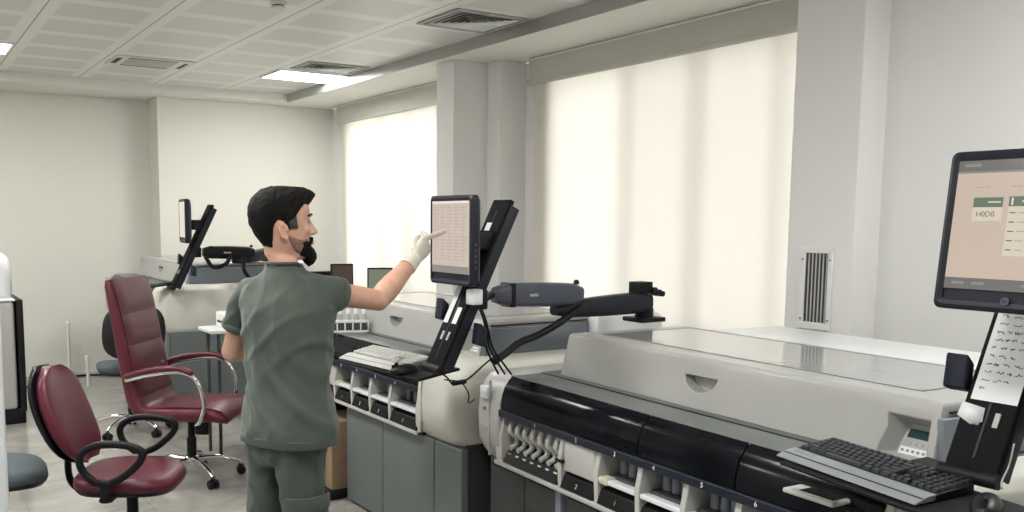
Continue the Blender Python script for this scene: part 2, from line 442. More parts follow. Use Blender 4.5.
def diffuser(label, x0, x1, y0, y1, sq):
    cx, cy = (x0 + x1) / 2, (y0 + y1) / 2; w, h = (x1 - x0) / 2, (y1 - y0) / 2
    t = thing('air_diffuser', label, 'air vent', (cx, cy, ZC), 0, 'slatted ceiling air diffusers')
    f = MB()
    for a in ((-w, w, -h, -h + .03), (-w, w, h - .03, h), (-w, -w + .03, -h + .03, h - .03), (w - .03, w, -h + .03, h - .03)): f.box(*a, -.012, -.001)
    f.build('diffuser_frame', M['lvgrey'], t, bevel=.002)
    MB().box(-w + .03, w - .03, -h + .03, h - .03, -.003, -.001).build('diffuser_back', M['ventdark'], t)
    for i in range(6):
        q = (i + .5) / 6.5; ww, hh = (w - .03) * (1 - q), (h - .03) * (1 - q)
        g = MB(); e = .007
        for sx in (-1, 1):
            g.add([(sx * ww, -hh, -.010 - .002 * i), (sx * ww, hh, -.010 - .002 * i), (sx * (ww - .03), max(hh - .03, 0), -.003), (sx * (ww - .03), -max(hh - .03, 0), -.003)], [(0, 1, 2, 3)])
        for sy in (-1, 1):
            g.add([(-ww, sy * hh, -.010 - .002 * i), (ww, sy * hh, -.010 - .002 * i), (max(ww - .03, 0), sy * (hh - .03), -.003), (-max(ww - .03, 0), sy * (hh - .03), -.003)], [(0, 1, 2, 3)])
        g.build('blade', M['whitemetal'], t, solid=.002)
    return t
diffuser('larger slatted square air diffuser in the ceiling, nearer to the camera', 3.135, 3.70, 5.04, 5.57, 1)
diffuser('slatted air diffuser in the ceiling right beside the lit panel', 3.11, 3.68, 7.36, 7.80, 1)

# cassette air conditioner
t = thing('ceiling_air_conditioner', 'flush white ceiling cassette air conditioner with dark outlet slots near the far wall', 'air conditioner', (1.99, 8.18, ZC))
b = MB().rbox(-.31, .33, -.22, .27, -.012, -.0015, .005); b.build('panel', M['ceilflat'], t)
MB().rbox(-.20, .20, -.13, .16, -.016, -.011, .004).build('intake_grille', M['lvgrey'], t)
for a in ((-.20, .20, -.185, -.155), (-.20, .20, .20, .23), (-.29, -.245, -.13, .16), (.262, .30, -.13, .16)):
    MB().box(*a, -.0135, -.010).build('outlet_slot', M['ventdark'], t)
    
t = thing('smoke_detector', 'small round white smoke detector on the ceiling tiles', 'smoke detector', (2.13, 5.52, ZC))
MB().lathe([(.052, -.001), (.054, -.012), (.05, -.02)]).build('base', M['whitemetal'], t)
MB().lathe([(.036, -.02), (.036, -.030)]).build('sensing_gap', M['ventdark'], t)
MB().lathe([(.046, -.030), (.045, -.040), (.030, -.048), (.004, -.05)]).build('cap', M['whitemetal'], t)

# ------------------------------------------------------------------ daylight
wd = bpy.data.worlds.new('overcast_sky'); SC.world = wd; wd.use_nodes = True
nt = wd.node_tree; bg = nt.nodes['Background']
tc = nt.nodes.new('ShaderNodeTexCoord'); sp = nt.nodes.new('ShaderNodeSeparateXYZ'); nt.links.new(tc.outputs['Generated'], sp.inputs[0])
rp = nt.nodes.new('ShaderNodeValToRGB'); rp.color_ramp.elements[0].position = .45; rp.color_ramp.elements[0].color = (.62, .60, .55, 1)
rp.color_ramp.elements[1].position = .62; rp.color_ramp.elements[1].color = (.98, .98, 1., 1)
mp = nt.nodes.new('ShaderNodeMath'); mp.operation = 'MULTIPLY_ADD'; mp.inputs[1].default_value = .5; mp.inputs[2].default_value = .5
nt.links.new(sp.outputs[2], mp.inputs[0]); nt.links.new(mp.outputs[0], rp.inputs[0]); nt.links.new(rp.outputs[0], bg.inputs[0])
bg.inputs[1].default_value = SKY = 5.75
# ------------------------------------------------------------------ analyzers: x = depth towards the windows, y = along the row, z = up
TB0 = (-.03, -.47, -.70, -.93, -1.155, -1.38, -1.69)     # bay boundaries
def analyzer(label, loc, rz, up=0., full=True, TE=-1.69, gap=False):
    TB = TB0[:-1] + (TE,)
    A = thing('laboratory_analyzer', label, 'analyzer', loc, rz, 'laboratory analyzers standing in a row')
    T = Matrix.Translation((0, 0, up))
    B = lambda: MB(T)
    # main body behind the bays
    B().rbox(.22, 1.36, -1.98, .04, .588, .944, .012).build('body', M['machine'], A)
    # base: panels on a dark carcass, open compartment at the far end
    MB().box(.07, 1.28, -2.03, -.80, .10, .585 + up).box(.60, 1.28, -.80, .10, .10, .585 + up).build('carcass', M['cabdark'] if full else M['cabinet'], A)
    MB().box(.12, 1.24, -1.96, -.84, .0, .10).build('plinth', M['black'], A)
    for y0, y1 in ((-1.245, -.80), (-1.785, -1.251), (-2.035, -1.791)):
        MB().rbox(.03, .069, y0, y1, .02, .57 + up, .006).build('base_panel', M['cabinet'], A)
    if full:
        for y0, y1, z0, z1 in ((-.155, .12, .03, .30), (-.155, .12, .306, .57), (-.395, -.161, .03, .57), (-.785, -.445, .03, .57)):
            if gap and y1 == -.445: continue
            d = MB().rbox(.045, .56, y0, y1, z0, z1, .006).build('waste_drawer', M['cabdark'], A)
            MB().box(.040, .046, y0 + .03, y1 - .03, z1 - .03, z1 - .012).build('finger_grip', M['black'], d)
    MB().rbox(.03, .09, -.437, -.402, .0, .575 + up, .004).build('base_post', M['machgrey'], A)
    for y in (.02,):
        q = MB(); q.cyl((.75, y, .03), (.75, y, .585 + up), .03, n=16); q.build('support_leg', M['black'], A)
        MB().lathe([(.055, 0), (.055, .015), (.025, .035)], (.75, y, 0)).build('levelling_foot', M['black'], A)
    # rail along the bottom of the bays
    B().rbox(-.012, .028, TE, 0, .574, .592, .004).build('front_rail', M['bays'], A)
    B().box(.0, .24, TE, -.0, .576, .588).build('bay_floor', M['cabdark'], A)
    B().box(.195, .219, TE, -.0, .588, .80).build('bay_back_wall', M['cabdark'], A)
    for i, y in enumerate(TB):
        y0, y1 = (y - .012, y + .012) if i else (y - .015, y + .03)
        if i == 6: y1 = y + .03; y0 = y - .01
        p = B(); p.prism([(.002, .589), (.194, .589), (.194, .784), (.012, .784), (-.004, .70)], y0, y1); p.build('bay_divider', M['bays'], A, bevel=.003)
    # bay 1: seven sample lanes with hooked guides
    l = B(); l.prism([(-.006, .594), (.15, .594), (.15, .66), (.03, .652)], -.455, -.06); lane = l.build('lane_block', M['black'], A, bevel=.003)
    for k in range(7):
        y = -.085 - k * .056
        pts = bez([(.06, y, .782), (.03, y, .765), (.016, y, .73), (.05, y, .70), (.052, y, .67), (.018, y, .655)], 4)
        B().tube(pts, [.0115] * len(pts), 8).build('lane_hook', M['bays'], A)
        B().box(.012, .016, y - .014, y + .014, .611, .618).box(.014, .018, y - .011, y + .011, .628, .634).build('lane_mark', M['orange'] if k == 0 else M['white'], lane)
    B().box(.10, .19, -.45, -.06, .66, .78).build('lane_back_box', M['lvgrey'], A)  # plain grey box filling the bay behind the hooks
    # bay 2: a plain light box above a black slot
    B().rbox(.004, .18, -.685, -.49, .660, .780, .008).build('waste_chute', M['bays'], A)
    q = B(); q.rbox(-.010, .06, -.50, -.45, .690, .702, .004); q.build('chute_clip', M['black'], A)
    # drawers
    for i in range(1, 6):
        y1, y0 = TB[i] - .014, TB[i + 1] + .014
        d = B(); d.prism([(-.008, .594), (.18, .594), (.18, .668), (.05, .664), (.012, .645)], y0, y1)
        dr = d.build('bay_drawer', M['black'], A, bevel=.003)
        c = (y0 + y1) / 2
        text = text_mesh('I' if i == 2 else '2', .026, T @ frame4((-.0045, c, .620), (0, -1, 0), (.36, 0, .93), (-.93, 0, .36)), 'drawer_mark', M['orange'] if i == 2 else M['white'], dr)
        if i > 1:
            B().rbox(-.002, .035, y0, y1, .674, .692, .004).build('drawer_ledge', M['machtop'], dr)
            b = B(); b.rbox(.035, .17, y0 + .01, y1 - .01, .67, .700, .004)
            b.build('reagent_tray', M['cabdark'], dr)
            for k in range(4):
                yy = y0 + .03 + k * (y1 - y0 - .06) / 3
                B().lathe([(.019, .700), (.019, .748), (.010, .758), (.010, .772)], (.10, yy, 0), n=14).build('reagent_flask', M['machgrey'], dr)
    B().rbox(-.006, .034, TB[2] - .07, TB[2] - .025, .672, .698, .003).build('yellow_tag', mat('pale_tag', (.62, .61, .46), .6), A) if full else None
    # bar with bay numbers
    bar = B(); bar.rbox(-.010, .05, TE, -.028, .785, .816, .005); bar = bar.build('front_bar', M['navy'], A)
    for k, y in enumerate((-.311, -.586, -.816, -1.021, -1.245, -1.464)):
        text_mesh('%d' % (k + 1), .024, T @ frame4((-.0108, y, .8005), (0, -1, 0), (0, 0, 1), (-1, 0, 0)), 'bay_number', M['white'], bar)
    # three smoked covers, curved
    prof = [(.000, .818), (.001, .845), (.007, .878), (.020, .912), (.040, .940), (.060, .956)]
    inner = [(a + .012, b - .004) for a, b in prof][::-1]
    for y1, y0 in ((-.032, -.918), (-.924, -1.366), (-1.372, TE)):
        c = B(); c.prism(prof + inner, y0, y1); cv = c.build('smoked_cover', M['smoked'], A, smooth=50, bevel=.002)
        B().rbox(.006, .016, (y0 + y1) / 2 - .05, (y0 + y1) / 2 + .05, .818, .826, .003).build('cover_grip', M['black'], cv)
    B().box(.085, .21, TE, -.03, .80, .935).build('cover_interior', M['cabdark'], A)
    if TE < -1.8:
        q = B(); q.rbox(-.060, .03, -1.765, -1.60, .882, .895, .005); q = q.build('cover_latch', M['bays'], A)
        B().box(-.040, .02, -1.75, -1.640, .8945, .8962).build('latch_recess', M['blackmatte'], q)
    # deck with a dark groove
    B().rbox(.058, .212, -1.70, -.02, .946, .957, .003).build('deck_strip', M['deck'], A)
    B().box(.212, .222, -1.70, -.02, .944, .9585).build('deck_groove', M['black'], A)
    B().rbox(.220, .96, -1.84, -.05, .946, .9575, .003).build('lid_seat', M['deck'], A)
    # lid
    def ring(z, x0, x1, y0, y1): return [(x0, y0, z), (x1, y0, z), (x1, y1, z), (x0, y1, z)]
    L = B(); L.loft([ring(.958, .262, .945, -1.822, -.100), ring(1.126, .300, .945, -1.816, -.104), ring(1.136, .309, .945, -1.808, -.112)])
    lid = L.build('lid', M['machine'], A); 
    hp = [(-.838 - .08 + .08 * math.cos(a), 1.070 - .055 * math.sin(a)) for a in [PI * i / 14 for i in range(15)]]
    ch = B(); ch.prism([(y, z) for y, z in hp], .20, .335, 'x')
    cdp = B(); cdp.loft([[(.20, -1.82 + .012, 1.105), (.20, -1.635, 1.105), (.20, -1.635, .945 + .016), (.20, -1.82 + .012, .961)],
                         [(.272, -1.795, 1.092), (.272, -1.65, 1.092), (.272, -1.65, .968), (.272, -1.795, .968)],
                         [(.36, -1.778, 1.05), (.36, -1.690, 1.05), (.30, -1.690, .972), (.30, -1.778, .972)]])
    cut(lid, [ch, cdp])
    q = lid.modifiers.new('bevel', 'BEVEL'); q.width = .004; q.segments = 2; q.limit_method = 'ANGLE'; q.angle_limit = math.radians(25)
    # frame line round the grip
    g = B()
    for a in ((-1.005, -.825, 1.080, 1.082), (-.827, -.825, 1.005, 1.082)): g.box(.282, .2935, *a)
    # control display sunk into the lid
    ax = V((.06, 0, .078)).normalized(); nx = V((-.078, 0, .06)).normalized()
    P0 = V((.30, -1.734, .972))
    def pl(u, v, w=.001): return P0 + V((0, -u, 0)) + ax * v + nx * w
    def plate(u0, u1, v0, v1, name, m, w=.002):
        b = B(); b.loft([[pl(u0, v0, -.006), pl(u1, v0, -.006), pl(u1, v1, -.006), pl(u0, v1, -.006)], [pl(u0, v0, w), pl(u1, v0, w), pl(u1, v1, w), pl(u0, v1, w)]])
        return b.build(name, m, lid, bevel=.001)
    plate(-.038, .038, .052, .080, 'display_screen', M['lcd'], .003)
    plate(-.042, .042, -.002, .022, 'key_strip', M['machtop'], .002)
    for k in range(5): 
        b = B(); b.cyl(pl(-.032 + k * .016, .010, .001), pl(-.032 + k * .016, .010, .004), .0042, n=12); b.build('display_button', M['machgrey'], lid)
    for k in range(4): plate(-.030 + k * .018, -.018 + k * .018, .030, .040, 'display_key', M['machine'], .003)
    # glass panel in the lid top
    fr = B()
    for a in ((.405, .413, -1.685, -.195), (.903, .911, -1.685, -.195), (.413, .903, -1.685, -1.679), (.413, .903, -.201, -.195)): fr.box(*a, 1.1365, 1.1385)
    fr.build('glass_gasket', M['machgrey'], lid)
    B().box(.413, .903, -1.679, -.201, 1.1362, 1.1375).build('glass_panel', M['glassinset'], lid)
    # near end of the lid: banded end panel
    B().box(.285, .93, -1.834, -1.812, .962, 1.094).build('end_panel', M['machgrey'], lid, bevel=.003)
    B().box(.33, .935, -1.826, -1.808, 1.104, 1.109).build('end_seam', M['black'], lid)
    # rear cover
    r = B(); r.loft([ring(.945, .95, 1.41, -1.90, -.25), ring(1.11, .952, 1.41, -1.89, -.255), ring(1.132, .958, 1.38, -1.88, -.27)])
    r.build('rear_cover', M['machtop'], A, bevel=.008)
    # end caps
    def cap(ys, name, m):
        c = B(); rings = []
        for y, k in ys:
            rr = [(.06 + k, .56 + k), (.02 + k, .60 + k * .8), (-.006 + k, .66), (-.012 + k, .76), (-.004 + k, .84), (.022 + k, .91), (.052 + k, .947 - k * .3), (.10 + k, .962 - k * .7), (.6, .964 - k * .7), (1.30 - k, .964 - k * .7), (1.36 - k, .94 - k), (1.36 - k, .60 + k), (1.30 - k, .56 + k)]
            rings.append([(a, y, z) for a, z in rr])
        c.loft(rings); return c.build(name, m, A, smooth=50, bevel=.006)
    lc = cap(((.0 - .03, 0), (.09, 0), (.145, .008), (.178, .026), (.19, .05)), 'far_end_cap', M['machine'])
    B().box(-.0135, .0, .040, .044, .60, .93).build('cap_seam', M['lvgrey'], lc)
    q = B(); q.rbox(-.016, .02, .055, .115, .845, .90, .004); q.build('cap_switch_plate', M['machtop'], lc)
    for k in range(2): B().rbox(-.020, .0, .062 + k * .027, .082 + k * .027, .865, .885, .003).build('cap_button', M['paper'], lc)
    B().cyl((-.016, .085, .80), (-.008, .085, .80), .008, n=14).build('power_button', M['machgrey'], lc)
    B().box(-.0145, -.008, .062, .108, .716, .722).box(-.0145, -.008, .062, .108, .704, .708).build('cap_print', M['lvgrey'], lc)
    rc = cap(((TE, 0), (-1.93, 0), (-2.00, .010), (-2.035, .032), (-2.048, .06)), 'near_end_cap', M['cream'])
    B().box(-.0135, .0, TE - .045, TE - .041, .60, .93).build('cap_seam', M['bays'], rc)
    return A
TH = .051
analyzer('nearest and largest in view white analyzer with open black covered front and keyboard over it', (2.2, 3.2, 0), -TH, TE=-1.86)
analyzer('white analyzer with cream end cap beside the man, behind the nearest analyzer', (2.16, 5.50, 0), 0, gap=True)
analyzer('pale analyzer far behind the burgundy high-back armchair, at the far wall', (1.85, 9.50, 0), 0, up=.11, full=False)
# ------------------------------------------------------------------ monitor, articulated arm, keyboard, mouse
MW, MH, MD = .315, .348, .055
def monitor(label, loc, rz, tilt, kind):
    """screen faces local -x; local +y is the screen's left as the user sees it"""
    t = thing('touchscreen_monitor', label, 'monitor', loc, rz, 'touchscreen monitors on arms')
    T = Matrix.Rotation(tilt, 4, 'Y'); B = lambda: MB(T)
    w, h = MW / 2, MH / 2
    q = B(); 
    def rr(x, iw, ih, r): # rounded rectangle ring in y,z at depth x
        pts = []
        for cy, cz, a0 in ((iw - r, ih - r, 0), (-iw + r, ih - r, 90), (-iw + r, -ih + r, 180), (iw - r, -ih + r, 270)):
            for k in range(5):
                a = math.radians(a0 + k * 22.5); pts.append((x, cy + r * math.cos(a), cz + r * math.sin(a)))
        return pts
    q.loft([rr(.004, w - .020, h - .020, .008), rr(.0, w - .020, h - .020, .008), rr(-.003, w - .010, h - .010, .012), rr(.004, w, h, .016), rr(.030, w, h, .016), rr(.044, w - .012, h - .012, .016), rr(MD, w - .05, h - .05, .016)])
    case = q.build('case', M['bezel'], t, smooth=35)
    y0, y1, z0, z1 = -(w - .022), w - .022, -h + .046, h - .022
    if kind == 'dark':
        B().box(-.0015, .003, y0, y1, z0, z1).build('screen', M['scrE'], t); return t
    sc = B().box(-.0015, .003, y0, y1, z0, z1).build('screen', M['scrE' if kind == 'near' else 'scrF'], t)
    def quad(u0, u1, v0, v1, name, m, d=.0004):   # u: 0..1 from the user's left, v: 0..1 from the top
        a, b_ = y1 - (y1 - y0) * u0, y1 - (y1 - y0) * u1; c, d_ = z1 - (z1 - z0) * v0, z1 - (z1 - z0) * v1
        return B().box(-.0015 - d, -.0014, min(a, b_), max(a, b_), min(c, d_), max(c, d_)).build(name, m, sc)
    def words(u, v, s, size, m, name='screen_text', al='LEFT'):
        p = T @ V((-.0025, y1 - (y1 - y0) * u, z1 - (z1 - z0) * v)); R3 = T.to_3x3()
        return text_mesh(s, size, frame4(p, R3 @ V((0, -1, 0)), R3 @ V((0, 0, 1)), R3 @ V((-1, 0, 0))), name, m, sc, .0001, al)
    rnd = random.Random(3)
    if kind == 'near':
        quad(0, 1, .90, 1.0, 'task_bar', M['scrbar2']); quad(0, 1, 0, .035, 'title_bar', M['scrwhite'])
        for k in range(17):
            v = .09 + k * .045; b = B()
            for c in range(5):
                u = .06 + c * .185; l = rnd.uniform(.05, .14)
                a, b_ = y1 - (y1 - y0) * u, y1 - (y1 - y0) * (u + l); zz = z1 - (z1 - z0) * v
                b.box(-.0019, -.0014, b_, a, zz - .0016, zz + .0016)
            b.build('table_row', M['scrline'], sc)
    else:
        quad(0, 1, 0, .085, 'title_bar', M['scrbar']); quad(0, 1, .085, .10, 'tool_bar', M['scrbar2']); quad(0, 1, .915, 1.0, 'task_bar', M['scrbar'])
        for u in (.05, .5, .62): quad(u, u + .13, .025, .05, 'title_item', M['scrbar2'], .0008)
        for u in (.06, .22, .60, .82): quad(u, u + .10, .945, .965, 'task_item', M['scrbar2'], .0008)
        for u in (.15, .43): 
            for k in range(3): quad(u + k * .045, u + k * .045 + .032, .205, .215, 'heading_stroke', M['scrline'])
        quad(.155, .385, .29, .47, 'result_card', M['scrcard']); quad(.155, .385, .29, .365, 'card_header', M['scrgreen'], .0008)
        words(.185, .42, 'H0D0', .016, M['scrink'])
        quad(.43, .66, .285, .735, 'list_card', M['scrcard']); quad(.43, .66, .285, .36, 'card_header', M['scrgreen'], .0008)
        quad(.45, .462, .295, .35, 'header_mark', M['scrwhite'], .0012); quad(.53, .64, .315, .33, 'header_text', M['scrcard'], .0012); quad(.27, .37, .32, .332, 'header_text', M['scrcard'], .0012)
        for k in range(5):
            quad(.445, .49, .405 + k * .07, .413 + k * .07, 'list_stroke', M['scrink'], .0008); quad(.51, .57, .405 + k * .07, .413 + k * .07, 'list_stroke', M['scrline'], .0008); quad(.61, .64, .40 + k * .07, .415 + k * .07, 'list_stroke', M['scrink'], .0008)
        # round maker's mark on the lower bezel
        p = T @ V((-.0035, 0, -h + .024)); R3 = T.to_3x3()
        lg = MB(); lg.cyl(p, p + R3 @ V((-.001, 0, 0)), .009, n=24); lg.build('maker_badge', M['armgrey'], case)
        text_mesh('hp', .012, frame4(p + R3 @ V((-.0012, 0, .001)), R3 @ V((0, -1, 0)), R3 @ V((.0, 0, 1)), R3 @ V((-1, 0, 0))), 'badge_text', M['bezel'], case, .0002)
    # keys along the near edge
    for k in range(5): B().rbox(.012, .020, -w - .002, -w + .004, -.02 - k * .022, -.008 - k * .022, .001).build('side_key', M['armgrey'], case)
    return t

def arm(label, loc, rz, col1, col2, links, bx):
    """loc: foot of the slanted post.  local -x to the operator, post leans towards +x"""
    t = thing('monitor_arm', label, 'monitor arm', loc, rz, 'articulated monitor arms')
    H, LEAN = .67, .33
    ang = math.atan2(LEAN, H); T = Matrix.Rotation(ang, 4, 'Y'); L = math.hypot(H, LEAN)
    B = lambda: MB(T)
    B().rbox(-.012, .012, -.062, .062, 0, L, .006).build('post', M['post'], t)
    for s in (-1, 1): B().rbox(.0, .045, s * .060 - .004, s * .060 + .004, .02, L - .02, .003).build('post_flange', M['armdark'], t)
    B().box(-.015, -.011, .012, .026, .13, .165).box(-.015, -.011, -.03, -.018, .13, .165).build('post_slot', M['lvgrey'], t)
    B().box(-.014, -.010, -.003, .003, .05, L - .05).build('post_rib', M['armdark'], t)
    # monitor bracket
    MB().rbox(bx, .255, -.05, .05, .47, .55, .01).build('monitor_bracket', M['black'], t)
    MB().cyl((bx + .05, -.055, .51), (bx + .05, .055, .51), .03).build('tilt_joint', M['armdark'], t)
    # wings holding a hand scanner each side
    for s in (-1, 1):
        b = MB(); zz = .235 if s > 0 else .15
        b.loft([[((.075 if s > 0 else .125) + dx, s * ((.066 if s > 0 else .078) + k), zz + dz) for dx, dz in ((0, -.04), (.035, -.052), (.04, .02), (.01, .045))] for k in (0, .03, .05, .056)])
        b.build('side_holder', M['navy'], t, bevel=.008, seg=3)
    # hinge and keyboard tray bracket
    MB().cyl((-.005, -.068, .012), (-.005, .068, .012), .018).build('tray_hinge', M['black'], t)
    # links
    P = [V(p) for p in links]
    MB().rbox(.165, .235, -.035, .035, P[0].z - .04, P[0].z + .04, .008).build('pivot_block', M['black'], t)
    MB().tube([V((.22, 0, P[0].z)), P[0] - V((.02, 0, 0))], .018).build('neck', M['black'], t)
    def link(a, b, r0, r1, m, name):
        d = (b - a); n = 8; rings = []
        x = d.normalized(); y = V((-x.y, x.x, 0)).normalized(); z = x.cross(y)
        for i in range(n + 1):
            u = i / n; k = 1 if 0 < i < n else .72; h = (r0 + (r1 - r0) * u + .006 * math.sin(PI * u)) * k; wd_ = .040 * k
            c = a + d * u; pts = []
            for cy, cz, a0 in ((wd_ - .02, h - .02, 0), (-wd_ + .02, h - .02, 90), (-wd_ + .02, -h + .02, 180), (wd_ - .02, -h + .02, 270)):
                for q in range(4):
                    aa = math.radians(a0 + q * 30); pts.append(c + y * (cy + .02 * math.cos(aa)) + z * (cz + .02 * math.sin(aa)))
            rings.append(pts)
        bb = MB(); bb.loft(rings); return bb.build(name, m, t, smooth=35)
    f = link(P[0], P[1], .046, .048, col1, 'forearm')
    x = (P[1] - P[0]).normalized(); yv = V((-x.y, x.x, 0)).normalized()
    c = P[0] + x * .075; MB().box(c.x - .008, c.x + .012, c.y - .0425, c.y + .0425, c.z - .051, c.z + .051).build('forearm_band', M['black'], f)
    c = P[0] + x * .19; MB().rbox(c.x - .03, c.x + .03, c.y - .0425, c.y - .0385, c.z - .006, c.z + .006, .001).build('forearm_badge', M['lvgrey'], f)
    MB().lathe([(.014, 0), (.014, .012), (.008, .022)], P[1] + V((-.02, 0, .045)), n=16).build('forearm_knob', M['black'], f)
    MB().cyl(P[2] + V((.03, 0, .03)), P[1] + V((-.05, 0, -.04)), .030).build('elbow_joint', M['black'], t)
    link(P[2], P[3], .032, .050, col2, 'upper_arm')
    MB().cyl(P[3] + V((-.03, 0, -.03)), V((P[3].x - .03, P[3].y, P[4].z + .02)), .045).build('shoulder_joint', M['black'], t)
    MB().rbox(P[3].x - .11, P[3].x + .05, P[3].y - .07, P[3].y + .07, P[4].z, P[4].z + .022, .006).build('base_plate', M['black'], t)
    k = MB(); k.rbox(P[3].x - .10, P[3].x - .015, P[3].y - .04, P[3].y + .04, P[3].z + .042, P[3].z + .10, .004)
    k.build('clamp_block', M['black'], t)
    for dx in (.0, .03, .05): MB().cyl((P[3].x + dx - .005, P[3].y - .05, P[3].z + .06 - dx * .4), (P[3].x + dx - .005, P[3].y + .03, P[3].z + .06 - dx * .4), .014, n=14).build('clamp_screw', M['armdark'], t)
    return t

def cable(label, pts, r=.005, name='cable', m='black', n=8):
    b = MB(); b.tube(bez(pts, 6), r, n); o = b.build(name, M[m], smooth=180)
    return tag(o, label, 'cable')

def keyboard(label, loc, rz, tilt, light):
    """long axis along local y, operator on the -x side; a sloped body with rows of keys"""
    t = thing('keyboard', label, 'keyboard', loc, rz, 'desktop keyboards on the arm trays')
    T = Matrix.Rotation(-tilt, 4, 'Y'); B = lambda: MB(T)
    w, d = .225, .165
    body = B(); body.prism([(.0, .0), (d, .0), (d, .022), (.06, .016), (.05, .014), (.012, .013), (.0, .006)], -w, w)
    body.build('case', M['cabinet'] if light else M['kbblack'], t, bevel=.002)
    r = B(); r.prism([(-.012, .002), (.045, .002), (.052, .0165), (.040, .0175), (.022, .0150), (-.008, .007), (-.012, .005)], -w - .001, w + .001); r.build('palm_strip', M['keywhite'] if light else M['kbsilver'], t, bevel=.002)
    rows = [(.058, [1.3, 1.2, 1.2, 5.6, 1.2, 1.2, 1.3]), (.077, [2.2] + [1] * 10 + [2.6]), (.096, [1.7] + [1] * 11 + [2.1]), (.115, [1.4] + [1] * 12 + [1.5]), (.134, [1] * 13 + [1.9]), (.152, [1] + [1] * 12 + [1.2])]
    for x, ks in rows:
        tot = sum(ks); y = w - .010; W = .30
        k = B(); gp = .0042 if light else .0018
        for q in ks:
            l = q / tot * W
            z0 = .016 + (x - .05) * .055
            k.loft([[(x, y - gp, z0), (x + .0165, y - gp, z0 + .001), (x + .0165, y - l + .0012, z0 + .001), (x, y - l + .0012, z0)], [(x + .002, y - .003, z0 + .0075), (x + .0145, y - .003, z0 + .0085), (x + .0145, y - l + .003, z0 + .0085), (x + .002, y - l + .003, z0 + .0075)]])
            y -= l
        k.build('key_row', M['keywhite'] if light else M['keys'], t)
        for blk, cnt in ((-.085, 3), (-.147, 4)):
            if blk == -.085 and abs(x - .096) < .001: continue
            if blk == -.085 and abs(x - .077) < .001: lo = (1,)
            else: lo = range(cnt)
            k = MB(T)
            for j in lo:
                yy = blk - j * .0185; z0 = .016 + (x - .05) * .055
                k.loft([[(x, yy - .001, z0), (x + .0165, yy - .001, z0 + .001), (x + .0165, yy - .0172, z0 + .001), (x, yy - .0172, z0)], [(x + .002, yy - .003, z0 + .0075), (x + .0145, yy - .003, z0 + .0085), (x + .0145, yy - .0155, z0 + .0085), (x + .002, yy - .0155, z0 + .0075)]])
            k.build('key_block', M['keywhite'] if light else M['keys'], t)
    if not light:
        for k in range(4): B().rbox(.028, .035, w - .03 - k * .02, w - .02 - k * .02, .014, .0185, .001).build('media_key', M['kbsilver'], t)
    return t

def tray(label, loc, rz, tilt, y0, y1, x1):
    t = thing('keyboard_tray', label, 'tray', loc, rz, 'sloping keyboard trays')
    T = Matrix.Rotation(-tilt, 4, 'Y')
    b = MB(T); b.rbox(-.025, x1, y0, y1, -.014, -.002, .005); b.build('tray_plate', M['blackmatte'], t)
    MB(T).rbox(x1 - .02, x1 + .10, -.10, .02, -.016, .006, .005).build('tray_neck', M['black'], t)
    return t

def mouse(label, loc, rz):
    t = thing('computer_mouse', label, 'mouse', loc, rz, 'black computer mice')
    b = MB(); rings = []
    for i in range(9):
        u = i / 8; x = -.062 + .124 * u; k = math.sin(PI * min(max(u * .94 + .03, 0), 1)) ** .45
        rings.append([(x, .034 * k * math.cos(a), max(0, (.041 - .012 * u) * k * math.sin(a))) for a in [PI * j / 10 for j in range(11)]])
    b.loft(rings); b.build('shell', M['kbblack'], t, smooth=60)
    MB().cyl((.032, -.004, .034), (.032, .004, .034), .008, n=14).build('wheel', M['armdark'], t)
    MB().box(.0, .052, -.0006, .0006, .0, .032).build('button_seam', M['armdark'], t)
    return t

# ---- unit over the end of the middle analyzer (the man touches its screen)
monitor('touchscreen monitor the man is touching with his gloved finger', (1.872, 3.055, 1.542), .0, .0, 'near')
P1 = (1.80, 3.06, 1.03)
# link points are relative to the foot of the post
arm('slate grey and black monitor arm behind the screen the man touches', P1, 0, M['armgrey'], M['armdark'],
    [V((2.185, 3.20, 1.305)) - V(P1), V((2.705, 3.27, 1.285)) - V(P1), V((2.56, 3.275, 1.215)) - V(P1), V((3.17, 3.30, 1.228)) - V(P1), V((0, 0, 1.133)) - V(P1)], .127)
tray('black sloping keyboard tray under the pale keyboard at the man\'s side', (1.735, 3.50, 1.0), .107, .12, -.40, .23, .19)
keyboard('pale worn keyboard on the arm tray at the man\'s elbow', (1.735, 3.50, 1.0), .107, .12, True)
mouse('black mouse beside the pale keyboard on the arm tray', (1.765, 3.235, 1.003), 2.9)

# ---- unit over the nearest analyzer
P2 = (2.095, 1.12, 1.03)
monitor('large tilted touchscreen monitor at the right edge of the frame', (2.015, 1.018, 1.605), .0, .12, 'far')
arm('black monitor arm post with a handwritten sheet taped to it', P2, 0, M['armgrey'], M['armdark'],
    [V((.30, .0, .28)), V((.84, -.12, .26)), V((.72, -.12, .19)), V((1.27, -.20, .20)), V((0, 0, .107))], .015)
tray('black sloping keyboard tray under the silver and black keyboard', (1.95, 1.345, 1.0), -.20, .07, -.38, .20, .19)
keyboard('black keyboard with a silver palm strip over the nearest analyzer', (1.95, 1.345, 1.0), -.20, .07, False)
mouse('black mouse at the bottom right corner by the silver and black keyboard', (2.005, 1.03, .999), .4 + PI)

# ---- far unit
P3 = (1.92, 7.38, 1.06)
monitor('thin monitor seen edge-on behind the burgundy armchair', (2.015, 7.38, 1.60), -.12, .0, 'dark')
arm('black monitor arm with drooping cables far behind the man, at the far analyzer', P3, 0, M['black'], M['black'],
    [V((.255, .0, .29)), V((.68, .0, .28)), V((.56, .14, .21)), V((1.05, .48, .27)), V((0, 0, .184))], .15)
tray('black empty keyboard tray sticking out from the far monitor post', (1.765, 7.52, 1.088), .05, .1, -.13, .06, .13)
